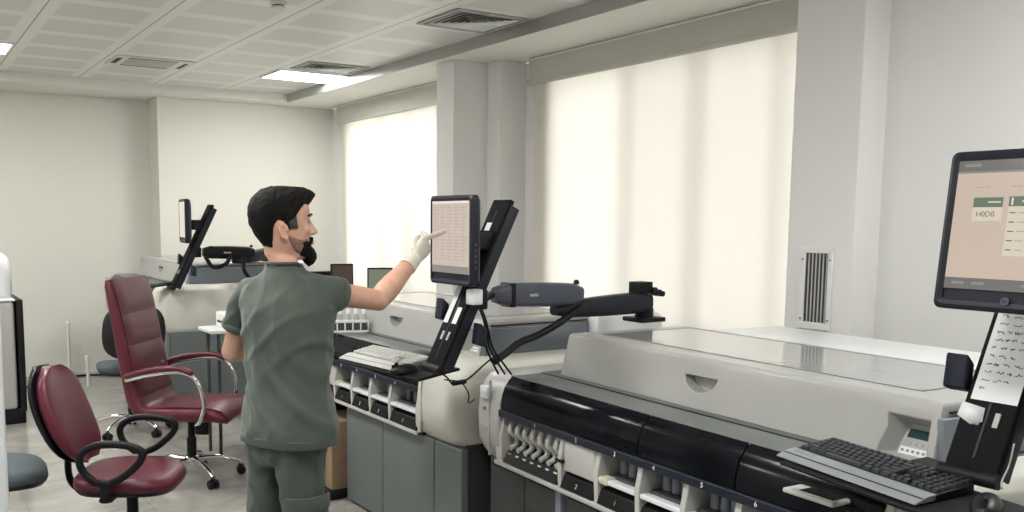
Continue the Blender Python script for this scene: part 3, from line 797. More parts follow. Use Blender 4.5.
# ------------------------------------------------------------------ chairs
def star_base(t, m_leg, r=.30, a0=0., h=.10, hub=.04):
    for k in range(5):
        a = a0 + 2 * PI * k / 5; d = V((math.cos(a), math.sin(a), 0)); p = V((-d.y, d.x, 0))
        q = MB(); pts = bez([d * .03 + V((0, 0, h + .02)), d * .14 + V((0, 0, h + .022)), d * (r - .05) + V((0, 0, h - .005)), d * r + V((0, 0, h - .03))], 5)
        q.tube(pts, [.021 - .009 * i / (len(pts) - 1) for i in range(len(pts))], 10)
        leg = q.build('base_leg', m_leg, t, smooth=60)
        c = d * r
        w = MB()
        for s in (-1, 1): w.cyl(c + p * s * .008 + V((0, 0, .027)), c + p * s * .028 + V((0, 0, .027)), .027, n=18)
        w.rbox(c.x - .016, c.x + .016, c.y - .016, c.y + .016, .03, .062, .006)
        w.build('castor', M['black'], leg)
    MB().lathe([(.04, h - .02), (.046, h), (.044, h + .04), (.03, h + .05)]).build('base_hub', m_leg, t)

def shell(side, half, name, m, parent, thick=None, crown=.0, nseg=10, round_=0.):
    """side: list of (y, z, thickness, half width) along the cushion centre line; builds an upholstered slab"""
    rings = []
    for i, (y, z, th, hw) in enumerate(side):
        a = side[max(i - 1, 0)]; b = side[min(i + 1, len(side) - 1)]
        d = V((0, b[0] - a[0], b[1] - a[1])).normalized(); n = V((0, -d.z, d.y))
        ring = []
        for k in range(2 * nseg):
            ang = 2 * PI * k / (2 * nseg); c, s = math.cos(ang), math.sin(ang)
            u = abs(c) ** .35 * (1 if c > 0 else -1); v = abs(s) ** .6 * (1 if s > 0 else -1)
            ring.append(V((u * hw, y, z)) + n * (v * th / 2))
        rings.append(ring)
    b = MB(); b.loft(rings); return b.build(name, m, parent, smooth=60)

def executive_chair(label, loc, rz):
    """front faces local +y"""
    t = thing('office_chair', label, 'chair', loc, rz, 'office chairs')
    star_base(t, M['chrome'], .30, .78)
    MB().cyl((0, 0, .12), (0, 0, .26), .030).build('gas_column', M['black'], t)
    MB().cyl((0, 0, .25), (0, 0, .385), .022).build('piston', M['black'], t)
    MB().rbox(-.09, .09, -.13, .11, .375, .41, .01).rbox(.05, .10, .06, .14, .30, .40, .01).build('tilt_mechanism', M['black'], t)
    # one L-shaped shell: seat sweeping up into the back
    hw = .268
    line = [(.30, .415, .03, hw - .02), (.285, .435, .07, hw), (.22, .452, .095, hw), (.10, .452, .10, hw), (-.06, .448, .10, hw), (-.17, .448, .105, hw), (-.225, .472, .11, hw), (-.262, .54, .105, hw), (-.285, .66, .10, hw), (-.31, .80, .095, hw), (-.335, .95, .09, hw), (-.362, 1.10, .08, hw), (-.385, 1.22, .07, hw), (-.392, 1.255, .045, hw - .012)]
    sh = shell(line, hw, 'upholstered_shell', M['burg'], t)
    # padded panels set inside the dark edge on the front of the back
    bk = [(-.205, .545), (-.230, .66), (-.256, .80), (-.284, .95), (-.315, 1.10), (-.345, 1.225)]
    def panel(z0, z1, name, n=7):
        def at(z):
            for (ya, za), (yb, zb) in zip(bk[:-1], bk[1:]):
                if za <= z <= zb or (za, zb) == (bk[-2][1], bk[-1][1]): return ya + (yb - ya) * (z - za) / (zb - za)
            return bk[0][0]
        rings = []
        for i in range(n + 1):
            u = i / n; z = z0 + (z1 - z0) * u; e = math.sin(PI * min(max(u, .04), .96)) ** .4; y = at(z)
            rings.append([(x * (hw - .022) * (1 - .02 * (1 - e)), y - .010 + .017 * e * (1 - abs(x) ** 8 * .9), z) for x in [-1 + 2 * k / 12 for k in range(13)]] + [((hw - .022) * .96, y - .05, z), (-(hw - .022) * .96, y - .05, z)])
        b = MB(); b.loft(rings); return b.build(name, M['burg'], t, smooth=50)
    for z0, z1 in ((.55, .70), (.702, .862), (.864, 1.05), (1.052, 1.232)): panel(z0, z1, 'back_panel')
    # seat cushion with a rolled front
    rings = []
    for i, (y, z) in enumerate(((-.17, .495), (-.12, .505), (0, .51), (.12, .512), (.22, .508), (.28, .49), (.315, .455), (.318, .42))):
        rings.append([(x * .235, y, z - .012 * abs(x) ** 3) for x in [-1 + k / 6 for k in range(13)]] + [(.215, y - (.03 if i > 4 else 0), z - .05 if i < 5 else z - .02), (-.215, y - (.03 if i > 4 else 0), z - .05 if i < 5 else z - .02)])
    MB().loft(rings).build('seat_cushion', M['burg'], t, smooth=60)
    # arms: chrome bow, padded top
    for s in (-1, 1):
        x = s * .295
        pts = bez([(s * .25, .13, .40), (x, .17, .43), (x, .195, .52), (x, .175, .63), (x, .12, .705), (x, .02, .722), (x, -.14, .70), (x, -.28, .665)], 6)
        a = MB().tube(pts, .013, 10, flat=1.).build('armrest_bow', M['chrome'], t, smooth=180)
        pts = bez([(x, .135, .712), (x, .05, .742), (x, -.08, .738), (x, -.20, .712), (x, -.285, .685)], 6)
        b = MB().tube(pts, [.016] + [.023] * (len(pts) - 2) + [.014], 12, flat=.75, up=(0, 0, 1)); b.build('armrest_pad', M['burg'], a, smooth=180)
    return t
executive_chair('burgundy high-back leather office chair with chrome arms behind the man', (1.56, 5.63, 0), -math.radians(127))

def task_chair(label, loc, rz, arms, m_fab, m_shell, tall=1., group='office chairs', chrome=False, sz=0.):
    t = thing('office_chair', label, 'chair', loc, rz, group)
    star_base(t, M['chrome'] if chrome else M['black'], .29, .2)
    MB().cyl((0, 0, .12), (0, 0, .38 + sz), .026).build('gas_column', M['black'], t)
    MB().rbox(-.08, .08, -.10, .10, .375 + sz, .405 + sz, .01).build('seat_plate', M['black'], t)
    # seat: rounded slab, dark pan under a padded top
    def disc(z, k, dz=0): 
        out = []
        for j in range(36):
            a = 2 * PI * j / 36; c, s = math.cos(a), math.sin(a)
            x = abs(c) ** .62 * (1 if c > 0 else -1) * .235 * k; y = abs(s) ** .62 * (1 if s > 0 else -1) * .225 * k
            out.append((x, y, z + sz - (max(y, 0) / .225) ** 3 * .022 * (1 if dz else .5)))
        return out
    MB().loft([disc(.403, .80), disc(.412, .94), disc(.432, 1.), disc(.436, .99)]).build('seat_pan', m_shell, t, smooth=50)
    MB().loft([disc(.434, .985, 1), disc(.452, 1.015, 1), disc(.470, 1.0, 1), disc(.484, .94, 1), disc(.489, .80, 1), disc(.484, .4, 1)]).build('seat_cushion', m_fab, t, smooth=60)
    # back: tall oval cushion on a dark shell, leaning back
    z0, z1 = .53 + sz, (.955 * tall if tall != 1 else .955) + sz
    def back(off, th, kk):
        rings = []
        n = 16
        for i in range(n + 1):
            u = i / n; z = z0 + (z1 - z0) * u
            w = .215 * kk * (max(1e-4, 1 - abs(2 * min(max(u, .012), .988) - 1) ** 3.2) ** .42) * (1 - .10 * max(0, u - .5)) 
            y = -.215 - .155 * u - .02 * math.sin(PI * u) + off
            e = math.sin(PI * min(max(u, .03), .97)) ** .4
            rings.append([(w * math.cos(a), y + th * e * (max(0, math.sin(a)) ** .6 if math.sin(a) > 0 else -.0) - .055 * (abs(math.cos(a)) ** 2 - 1) * -.5 , z) if False else (w * math.cos(a), y + .03 * abs(math.cos(a)) ** 2 + th * .5 * e * (abs(math.sin(a)) ** .6) * (1 if math.sin(a) > 0 else -1), z) for a in [2 * PI * j / 28 for j in range(28)]])
        return MB().loft(rings)
    back(.012, .105, 1.).build('backrest', m_fab, t, smooth=60)
    bs = back(-.040, .045, 1.015).build('backrest_shell', m_shell, t, smooth=60)
    MB().rbox(-.212, -.206, -.285, -.262, .66 + sz, .70 + sz, .002).build('maker_tag', M['white'], bs) if arms else None
    q = MB(); pts = bez([(0, -.06, .385 + sz), (0, -.20, .375 + sz), (0, -.275, .43 + sz), (0, -.285, .56 + sz), (0, -.30, .72 + sz)], 6)
    q.tube(pts, .030, 10, flat=.4, up=(0, 1, 0)); q.build('back_bracket', M['black'], t, smooth=60)
    if arms:
        for s in (-1, 1):
            x = s * .275
            pts = bez([(x, -.07, .495 + sz), (x, -.12, .545 + sz), (x, -.130, .61 + sz), (x, -.07, .655 + sz), (x, .04, .660 + sz), (x, .125, .635 + sz), (x, .12, .585 + sz), (x, .05, .52 + sz), (x, -.01, .49 + sz)], 6)
            MB().tube(pts, .0165, 10, loop=True).build('armrest_loop', M['black'], t, smooth=180)
            MB().rbox(min(x, s * .10), max(x, s * .10), -.06, .0, .405 + sz, .425 + sz, .008).rbox(x - .012, x + .012, -.05, -.01, .405 + sz, .50 + sz, .008).build('armrest_bracket', M['black'], t)
    return t
task_chair('burgundy low-back office chair with black loop armrests, front of the picture', (.90, 4.25, 0), -math.radians(119), True, M['burg'], M['black'])
task_chair('black backed chair hidden behind the burgundy high-back chair', (1.52, 7.10, 0), math.radians(-6), False, M['greyfab'], M['blackfab'], chrome=True, sz=.06)
task_chair('slate blue chair seat half hidden by the tall white cabinet', (.36, 4.56, 0), math.radians(-95), False, M['greyfab'], M['black'], sz=.015)

# ------------------------------------------------------------------ left edge: tall white cabinet, floor machine, dispenser
t = thing('tall_cabinet', 'tall white cabinet cut off by the left edge of the frame', 'cabinet', (-.045, 3.30, 0))
MB().rbox(-.33, .325, -.28, .32, .06, 1.895, .02).build('body', M['fridge'], t)
MB().rbox(-.325, .320, -.30, -.279, .10, 1.88, .012).build('door', M['fridge'], t)
MB().box(-.33, .322, -.285, .32, 1.896, 1.906).build('top_gap', M['black'], t)
MB().rbox(-.33, .320, -.285, .32, 1.907, 2.02, .02).build('top_cap', M['beige'], t)
MB().box(-.31, .30, -.24, .30, .0, .06).build('plinth', M['black'], t)

t = thing('floor_machine', 'white floor-standing laboratory machine with black corner behind the tall cabinet', 'machine', (.62, 8.12, 0))
MB().rbox(-.30, .20, -.30, .30, .12, .97, .03).build('body', M['machine'], t)
MB().rbox(.215, .262, -.31, .30, .10, .985, .01).build('corner_post', M['black'], t)
MB().rbox(-.29, .255, -.28, .28, .0, .12, .01).build('plinth', M['black'], t)
MB().rbox(-.30, .21, -.30, .28, .972, .99, .008).build('top', M['machtop'], t)
t = thing('dispenser', 'white rounded dispenser on top of the floor machine', 'dispenser', (.72, 8.04, .99))
MB().lathe([(.10, 0), (.115, .02), (.115, .22), (.10, .30), (.06, .345), (.03, .36)]).build('tank', M['machtop'], t, smooth=60)
MB().lathe([(.03, .36), (.03, .385), (.01, .39)]).build('cap', M['machgrey'], t)

# ------------------------------------------------------------------ small things on the floor and walls
def pipe(label, x, y, h):
    t = thing('wall_pipe', label, 'pipe', (x, y, 0), 0, 'white pipe stubs by the far wall')
    MB().lathe([(.016, .0), (.016, h - .05)], n=16).build('tube', M['pvc'], t)
    MB().lathe([(.022, h - .05), (.022, h - .01), (.012, h)], n=16).build('end_cap', M['pvc'], t)
pipe('taller white pipe stub standing against the far wall', 1.53, 9.95, .57)
pipe('shorter white pipe stub in front of the far wall', 1.595, 9.30, .30)
cable('black cable lying on the floor along the far wall', [(.72, 9.25, .008), (1.0, 9.42, .008), (1.25, 9.66, .008), (1.5, 9.88, .008), (1.75, 9.90, .008), (2.0, 9.70, .008), (2.25, 9.45, .008)], .012)

t = thing('cardboard_carton', 'tall brown cardboard carton beside the middle analyzer\'s grey base', 'carton', (2.22, 4.90, 0.06))
MB().box(-.10, .14, -.145, .145, .0, .40).build('box', M['carton'], t, bevel=.004)
MB().box(-.102, -.0995, -.012, .012, .05, .30).build('side_slot', M['blackmatte'], t)
MB().box(-.1012, -.0995, .05, .10, .0, .40).build('tape_strip', M['beige'], t)
t = thing('carton_base', 'low black rounded base under the cardboard carton', 'base', (2.20, 4.90, 0))
MB().rbox(-.14, .18, -.155, .155, .0, .06, .025).build('plate', M['black'], t)

RZ = -math.radians(110)
# rack of bottles on the deck of the middle analyzer
t = thing('bottle_rack', 'white slotted rack holding capped bottles on the middle analyzer', 'rack', (2.30, 4.90, .957), RZ)
r = MB(); n = 5; w = .115
r.box(-.03, .03, -w, w, 0, .014); r.box(-.03, .03, -w, w, .058, .070)
for k in range(n + 1):
    y = -w + 2 * w * k / n; r.box(-.03, .03, max(y - .005, -w), min(y + .005, w), .014, .058)
r.box(-.03, -.026, -w, w, .014, .026)
r.build('slotted_frame', M['whitemetal'], t, bevel=.002)
MB().box(.022, .0295, -w + .01, w - .01, .014, .058).build('rack_back', M['ventdark'], t)
for k in range(n):
    q = V((2.30, 4.90, .972)) + Matrix.Rotation(RZ, 3, 'Z') @ V((-.002, -w + 2 * w * (k + .5) / n, 0))
    pos = ('nearest the man\'s shirt', 'second from the man', 'in the middle', 'next to the right end', 'at the right end')[k]
    lab = ('small bottle with a yellow cap in the white rack, ' if k == 0 else 'small pale capped bottle in the white rack, ') + pos
    b = thing('reagent_bottle', lab, 'bottle', q, 0, 'bottles in the white rack')
    MB().lathe([(.015, .0), (.0165, .004), (.0165, .078), (.010, .090), (.010, .096)], n=16).build('bottle_body', M['bottle'], b, smooth=50)
    MB().lathe([(.013, .094), (.013, .118), (.011, .121)], n=16).build('cap', M['yellow'] if k == 0 else M['paper'], b)
    MB().cyl((0, 0, .030), (0, 0, .060), .0169, n=16).build('bottle_label', M['paper'], b)

# white cart with a box at the man's left
t = thing('side_cart', 'white cart top behind the man\'s left elbow', 'cart', (2.06, 6.12, 0))
MB().rbox(-.26, .26, -.15, .15, .855, .88, .006).build('cart_top', M['whitemetal'], t)
for sx in (-.20, .20):
    for sy in (-.12, .12): MB().cyl((sx, sy, .0), (sx, sy, .856), .012, n=12).build('leg', M['cabdark'], t)
MB().box(-.21, .21, -.13, .13, .30, .315).build('shelf', M['cabdark'], t)
t = thing('white_box', 'small white box on the white cart at the man\'s left elbow', 'box', (2.05, 6.12, .88))
MB().rbox(-.14, .14, -.10, .10, .0, .105, .012).build('body', M['machtop'], t)
MB().box(-.142, -.135, -.06, .06, .035, .05).box(-.10, .10, -.102, -.098, .05, .062).build('paper_slot', M['ventdark'], t)
# bench with two desktop screens in front of the far blind
t = thing('bench', 'pale worktop by the far window behind the middle analyzer', 'bench', (3.55, 6.92, 0))
MB().rbox(-.45, .45, -.42, .42, .80, .84, .006).build('bench_top', M['machtop'], t)
for sx in (-.40, .40):
    for sy in (-.37, .37): MB().box(sx - .025, sx + .025, sy - .025, sy + .025, 0, .801).build('leg', M['lvgrey'], t)
def desk_screen(label, loc, rz, m, w=.30, h=.24):
    t = thing('desktop_screen', label, 'screen', loc, rz, 'small screens on the far bench')
    MB().rbox(-w / 2, w / 2, -.02, .02, .13, .13 + h, .008).build('case', M['black'], t)
    MB().box(-w / 2 + .012, w / 2 - .012, -.0215, -.019, .145, .13 + h - .014).build('screen', m, t)
    MB().rbox(-.02, .02, .0, .03, .01, .20, .006).build('stand', M['black'], t)
    MB().rbox(-.10, .10, -.07, .09, .0, .012, .005).build('foot', M['black'], t)
    return t
desk_screen('small dark brown screen behind the man\'s raised shoulder', (3.25, 7.05, .84), -.30, M['scrbrown'], .19, .28)
desk_screen('small olive green screen behind the man\'s raised elbow', (3.60, 7.03, .84), -.45, M['scrolive'], .22, .24)
t = thing('equipment_arm', 'short black bracket beside the man\'s chin on the far bench', 'bracket', (3.14, 7.24, .84))
MB().rbox(-.13, .10, -.03, .03, .29, .34, .012).build('bar', M['black'], t); MB().cyl((.06, 0, .012), (.06, 0, .30), .018).build('post', M['black'], t); MB().lathe([(.07, 0), (.07, .012), (.02, .018)], (.06, 0, 0)).build('foot', M['black'], t)

# ------------------------------------------------------------------ paper, tape and labels on the posts
def on_post(P, u0, u1, w0, w1, name, label, cat, m, off=.0145, th=.0008):
    ang = math.atan2(.33, .67); T = Matrix.Translation(P) @ Matrix.Rotation(ang, 4, 'Y')
    b = MB(T); b.box(-off - th, -off, w0, w1, u0, u1); o = b.build(name, m)
    if label: tag(o, label, cat)
    return o, T
note, T = on_post(P2, .19, .425, -.058, .048, 'handwritten_note', 'white sheet of handwritten notes taped to the front monitor post', 'note', M['paper'], .0145)
rnd = random.Random(5)
for k in range(10):
    z = .405 - k * .0205; b = MB(T)
    y = .036; 
    while y > -.045:
        l = rnd.uniform(.008, .020); pts = [V((-.0158, y - l * i / 6, z + rnd.uniform(-.004, .004))) for i in range(7)]
        b.tube(bez(pts, 2), .0008, 4); y -= l + rnd.uniform(.005, .014)
        if rnd.random() < .25: break
    b.build('handwriting_line', M['ink'], note, smooth=180)
o, _ = on_post(P2, .415, .46, -.022, .0, 'tape_piece', 'strip of white tape above the handwritten sheet', 'tape', M['tape'], .016)
b = MB(T); b.add([(-.0165, .062, .180), (-.0165, .008, .172), (-.0165, .004, .138), (-.0165, .03, .128), (-.0165, .065, .145)], [(0, 1, 2, 3, 4)])
o = b.build('tape_piece', M['tape'], solid=.002); tag(o, 'crumpled white tape stuck below the handwritten sheet', 'tape')
on_post(P1, .20, .44, .018, .050, 'label_strip', 'long white label strip on the post below the touched screen', 'label', M['paper'])
on_post(P1, .20, .27, -.045, -.012, 'label_strip', 'short white label on the post below the touched screen', 'label', M['paper'])
b = MB(Matrix.Translation(P1)); b.rbox(.10, .15, -.125, -.075, .265, .325, .006); o = b.build('folded_paper', M['paper']); tag(o, 'folded white paper stuck beside the post of the touched screen', 'paper')
on_post(P1, .585, .64, -.005, .03, 'label_strip', 'small white label high on the post behind the touched screen', 'label', M['paper'])

# ------------------------------------------------------------------ cables
q = V(P1)
cable('thick black cable sleeve sagging from the elbow of the grey arm', [(2.70, 3.24, 1.235), (2.55, 3.21, 1.17), (2.42, 3.20, 1.12), (2.30, 3.18, 1.095), (2.22, 3.16, 1.06), (2.14, 3.14, 1.03)], .017)
for k in range(3):
    cable(('left', 'middle', 'right')[k] + ' one of three thin black cables dropping behind the touched screen', [(2.02 + .012 * k, 3.07 + .012 * k, 1.27), (2.06 + .012 * k, 3.09 + .01 * k, 1.20), (2.09 + .014 * k, 3.12, 1.10), (2.14 + .018 * k, 3.15 - .01 * k, 1.03), (2.18 + .02 * k, 3.16 - .02 * k, .972)], .0045)
cable('thin black mouse cable looping over the cream end cap', [(1.84, 3.16, 1.035), (1.90, 3.13, .99), (1.96, 3.16, .945), (2.05, 3.19, .96), (2.12, 3.17, 1.02), (2.17, 3.16, 1.055)], .004)
cable('short black cable hanging down the front of the cream end cap', [(1.90, 3.14, .975), (1.98, 3.14, .955), (2.03, 3.16, .90), (2.05, 3.19, .855), (2.10, 3.22, .86)], .003)
b = MB(); b.tube([(1.95, 3.155, .952), (2.02, 3.172, .952)], .010); tag(b.build('cable_connector', M['black'], smooth=60), 'small black cable connector hanging in front of the cream end cap', 'connector')
for k in range(2):
    cable(('upper', 'lower')[k] + ' black cable looping at the right edge behind the front post', [(2.30 + .03 * k, 1.10 - .02 * k, 1.28), (2.36 + .05 * k, 1.06 - .02 * k, 1.15 - .04 * k), (2.50, 1.02, 1.06 + .03 * k), (2.68, 1.0, 1.12 + .02 * k), (2.82, 1.0, 1.22)], .005)
cable('pair of grey usb leads at the foot of the front post', [(2.12, 1.04, 1.13), (2.115, 1.045, 1.08), (2.09, 1.045, 1.05), (2.06, 1.03, 1.04)], .0022, 'cable', 'lvgrey')
cable('black cable from the forearm of the far arm, sagging', [(2.18, 7.34, 1.32), (2.24, 7.33, 1.23), (2.34, 7.33, 1.25), (2.39, 7.34, 1.32)], .017)
cable('black cable hanging by the far arm elbow', [(2.50, 7.34, 1.31), (2.50, 7.33, 1.20), (2.56, 7.33, 1.13), (2.64, 7.34, 1.16)], .017)
# ------------------------------------------------------------------ the man
PX0 = V((1.165, 2.98, 0))
az = math.radians(65); FW = V((math.sin(az), math.cos(az), 0)); RT = V((math.cos(az), -math.sin(az), 0))
def pw(r, f, z): return RT * r + FW * f + V((0, 0, z))          # relative to the person's empty
azh = math.radians(99); HF = V((math.sin(azh), math.cos(azh), 0)); HR = V((math.cos(azh), -math.sin(azh), 0))
HO = V((1.158, 2.998, 1.599)) - PX0
HT = Matrix.Rotation(math.radians(0), 3, HR)
def hw_(r, f, z): return HO + HT @ (HR * r + HF * f + V((0, 0, z)))
man = thing('person', 'man in dark green scrubs reaching out to touch a screen', 'person', PX0)

def oval(c, r, f, a, b, p=2.3, n=32, fn=pw):
    out = []
    for k in range(n):
        t = 2 * PI * k / n; cs, sn = math.cos(t), math.sin(t)
        out.append(fn(r + abs(cs) ** (2 / p) * (1 if cs > 0 else -1) * a, f + abs(sn) ** (2 / p) * (1 if sn > 0 else -1) * b, c))
    return out
W0 = lambda x, y, z: V((x, y, z)) - PX0
# joints
SR, EL, WR = W0(1.240, 2.880, 1.378), W0(1.500, 2.945, 1.330), W0(1.694, 3.026, 1.473)
KN, TIP = W0(1.772, 3.066, 1.528), W0(1.8665, 3.085, 1.577)
SL, EL2 = W0(1.094, 3.175, 1.362), W0(1.062, 3.262, 1.135)
WR2 = EL2 + FW * .225 + RT * .06 + V((0, 0, .02))

# --- head surface as a function of height and angle (0 = face)
HT_ = [(-.118, .022, .074, .030), (-.112, .034, .088, .012), (-.10, .044, .094, -.030), (-.085, .053, .0945, -.050), (-.065, .060, .0935, -.064), (-.04, .066, .0935, -.074), (-.02, .070, .0945, -.083),
       (0., .0725, .093, -.090), (.02, .074, .0895, -.094), (.04, .075, .0955, -.097), (.06, .0755, .095, -.097), (.08, .071, .086, -.089), (.095, .061, .069, -.074), (.106, .044, .046, -.053), (.113, .02, .02, -.026)]
def hrow(z):
    z = min(max(z, HT_[0][0]), HT_[-1][0])
    for a, b in zip(HT_[:-1], HT_[1:]):
        if a[0] <= z <= b[0]:
            u = (z - a[0]) / (b[0] - a[0]); return [a[i] + (b[i] - a[i]) * u for i in range(1, 4)]
def hpt(z, th, off=0.):
    w, f, bk = hrow(z); cy = -.008 if bk < -.02 < f else (f + bk) / 2
    s, c = math.sin(th), math.cos(th); p = 2.25
    e = (abs(s) ** p + abs(c) ** p) ** (-1 / p)
    return (s * e * (w + off), cy + c * e * ((f - cy) if c > 0 else (cy - bk)) + c * off, z)
NA = 44
def build_body():
    b = MB()
    # skull
    zs = [-.118, -.112, -.105, -.095, -.085, -.075, -.065, -.052, -.04, -.03, -.02, -.01, 0, .01, .02, .03, .04, .05, .06, .07, .08, .0875, .095, .101, .106, .110, .113]
    b.loft([[hw_(*hpt(z, 2 * PI * k / NA)) for k in range(NA)] for z in zs])
    # nose, lips, brows, ears
    def nr(z, f, a, d): return [hw_(a * math.cos(t), f + d * math.sin(t), z) for t in [2 * PI * k / 14 for k in range(14)]]
    b.loft([nr(.030, .088, .007, .008), nr(.012, .095, .0075, .010), nr(-.004, .103, .009, .012), nr(-.016, .110, .0125, .015), nr(-.025, .112, .0155, .0155), nr(-.031, .107, .0150, .012), nr(-.035, .100, .010, .006)])
    for s in (-1, 1): b.ell(hw_(s * .0125, .103, -.027), .0075, .0075, .007)
    for s in (-1, 1):
        b.ell(hw_(s * .031, .0865, .033), .017, .010, .0055)
        b.ell(hw_(s * .040, .076, -.014), .020, .014, .016)
    b.ell(hw_(0, .0945, -.0545), .021, .0075, .0050, R=HT); b.ell(hw_(0, .0935, -.0645), .019, .0080, .0058)
    b.ell(hw_(0, .086, -.099), .020, .014, .014)
    for s in (-1, 1):
        c = [hw_(s * (.0755 + .006 * q), -.002 - .008 * q + .0155 * math.cos(t) - .005 * math.sin(t), -.020 + .025 * math.sin(t)) for q, t in [(1, 2 * PI * k / 16) for k in range(16)]]
        b.tube(c[:14], .0046, 8)
        b.loft([[hw_(s * x, -.009 + .014 * k * math.cos(t) - .004 * math.sin(t), -.020 + .0235 * k * math.sin(t)) for t in [2 * PI * j / 16 for j in range(16)]] for x, k in ((.066, .8), (.0745, .95), (.0775, .85))])
        b.ell(hw_(s * .0765, .002, -.042), .004, .007, .007)
    # neck
    nb = W0(1.150, 2.984, 1.43)
    def circ(c, a, d, n=28): return [c + HR * math.cos(t) * a + HF * math.sin(t) * d for t in [2 * PI * k / n for k in range(n)]]
    b.loft([circ(nb + V((0, 0, -.05)), .045, .045), circ(nb, .047, .048), circ(nb + HF * .006 + V((0, 0, .05)), .046, .049), circ(HO + HF * -.010 + V((0, 0, -.10)), .047, .051), circ(HO + HF * -.010 + V((0, 0, -.06)), .049, .054)])
    # trunk
    b.loft([oval(.80, .004, 0, .09, .07), oval(.86, .004, -.004, .135, .095), oval(.96, .004, -.002, .135, .09), oval(1.06, .004, .0, .130, .09), oval(1.18, .004, .0, .140, .092), oval(1.29, .003, -.004, .145, .088), oval(1.35, 0, -.008, .135, .07), oval(1.40, 0, -.01, .09, .06), oval(1.45, 0, -.005, .05, .045)])
    # legs
    for s in (-1, 1):
        h = pw(s * .074 - .006, -.002, .86); k = pw(s * .100 - .012, .004, .485); a = pw(s * .115, -.03, .085)
        b.tube([h, h.lerp(k, .5), k, k.lerp(a, .35), a], [.042, .040, .038, .040, .034], 20)
        b.loft([oval(.085, s * .115, -.03, .036, .042), oval(.05, s * .118, .03, .042, .10), oval(.02, s * .118, .04, .043, .115)])
    # arms
    dR0 = (EL - SR).normalized(); dL0 = (EL2 - SL).normalized()
    b.tube([SR - RT * .06 + V((0, 0, -.02)), SR + V((0, 0, -.004)), SR + dR0 * .07, SR.lerp(EL, .5), EL], [.030, .038, .044, .042, .038], 20)
    ex = (WR - EL).normalized()
    b.tube([EL - ex * .012, EL + ex * .05, EL + ex * .10, EL.lerp(WR, .75), WR - ex * .02, WR], [.037, .043, .041, .031, .025, .016], 20)
    b.ell(EL, .039, .039, .039)
    b.tube([SL + RT * .06, SL + dL0 * .03, SL.lerp(EL2, .5), EL2], [.036, .040, .042, .039], 20)
    b.ell(EL2, .040, .040, .040)
    b.tube([EL2, EL2.lerp(WR2, .3), EL2.lerp(WR2, .7), WR2], [.039, .044, .034, .027], 20)
    return b
def hand(b, W, K, lat, nrm, tip=None, r=1.):
    """W wrist, K knuckle centre, lat towards the little finger, nrm out of the back of the hand"""
    d = (K - W).normalized(); lat = (lat - d * lat.dot(d)).normalized(); nrm = d.cross(lat) if d.cross(lat).dot(nrm) > 0 else lat.cross(d)
    L = (K - W).length
    def ring(u, hw2, th): 
        c = W + d * (L * u); return [c + lat * (abs(math.cos(t)) ** .7 * (1 if math.cos(t) > 0 else -1) * hw2) + nrm * (math.sin(t) * th) for t in [2 * PI * k / 18 for k in range(18)]]
    b.loft([ring(-.30, .026, .021), ring(0, .027, .020), ring(.35, .034, .020), ring(.75, .041, .0175), ring(1.0, .040, .014), ring(1.08, .035, .010)])
    F4 = [(-.030, .036, .027, .021, .0102, (8, 14, 10)), (-.010, .042, .030, .022, .0105, (18, 30, 20)), (.011, .039, .028, .021, .0100, (28, 36, 24)), (.030, .031, .022, .019, .0090, (36, 40, 26))]
    for i, (o, l1, l2, l3, rad, bends) in enumerate(F4):
        p = K + lat * o - d * .006; pts = [p - d * .02, p]; ang = 0
        if i == 0 and tip is not None:
            v = tip - p; mid = nrm * .006
            pts += [p + v * .42 + mid, p + v * .74 + mid * .8, tip - v.normalized() * rad * .6]
        else:
            for l, bd in zip((l1, l2, l3), bends):
                ang += math.radians(bd); p = p + (d * math.cos(ang) - nrm * math.sin(ang)) * l; pts.append(p)
        b.tube(pts, [rad * 1.08 * r, rad * 1.05 * r, rad * r, rad * .92 * r, rad * .78 * r], 12)
        b.ell(pts[-1], rad * .80, rad * .80, rad * .80, 12, 8); b.ell(pts[2], rad * 1.03, rad * 1.03, rad * 1.03, 12, 8)
    # thumb leaves the index side of the palm near its base
    p0 = W + d * (L * .28) - lat * .020 - nrm * .004
    p1 = p0 + d * .030 - lat * .012 - nrm * .018; p2 = p1 + d * .032 + lat * .002 - nrm * .010; p3 = p2 + d * .024 + lat * .006 - nrm * .003
    b.tube([p0, p1, p2, p3], [.017, .0135, .0118, .0095], 12); b.ell(p3, .0098, .0098, .0098, 12, 8)

bb = build_body()
lat2 = (-RT * .2 + V((0, 0, -1)))
hand(bb, WR2, WR2 + (WR2 - EL2).normalized() * .085, lat2, RT)
body = bb.build('body', M['skin'], man, smooth=180); remesh(body, .0048, 5, .5)

# glove on the right hand
g = MB(); hand(g, WR, KN, V((.25, .15, -1)), V((0, -1, .2)), TIP, 1.04)
ex = (WR - EL).normalized()
g.tube([WR - ex * .052, WR - ex * .045, WR - ex * .02, WR + ex * .01], [.0325, .0335, .031, .028], 20)
gl = g.build('glove', M['glove'], man, smooth=180); remesh(gl, .0026, 4, .5); gl['label'] = 'pale latex glove on his right hand'
cuff = MB(); a = (WR - ex * .05); 
cuff.tube([a - ex * .004, a + ex * .004], [.0345, .0345], 24); cuff.build('glove_cuff', M['glove'], man, smooth=60, bevel=.001)

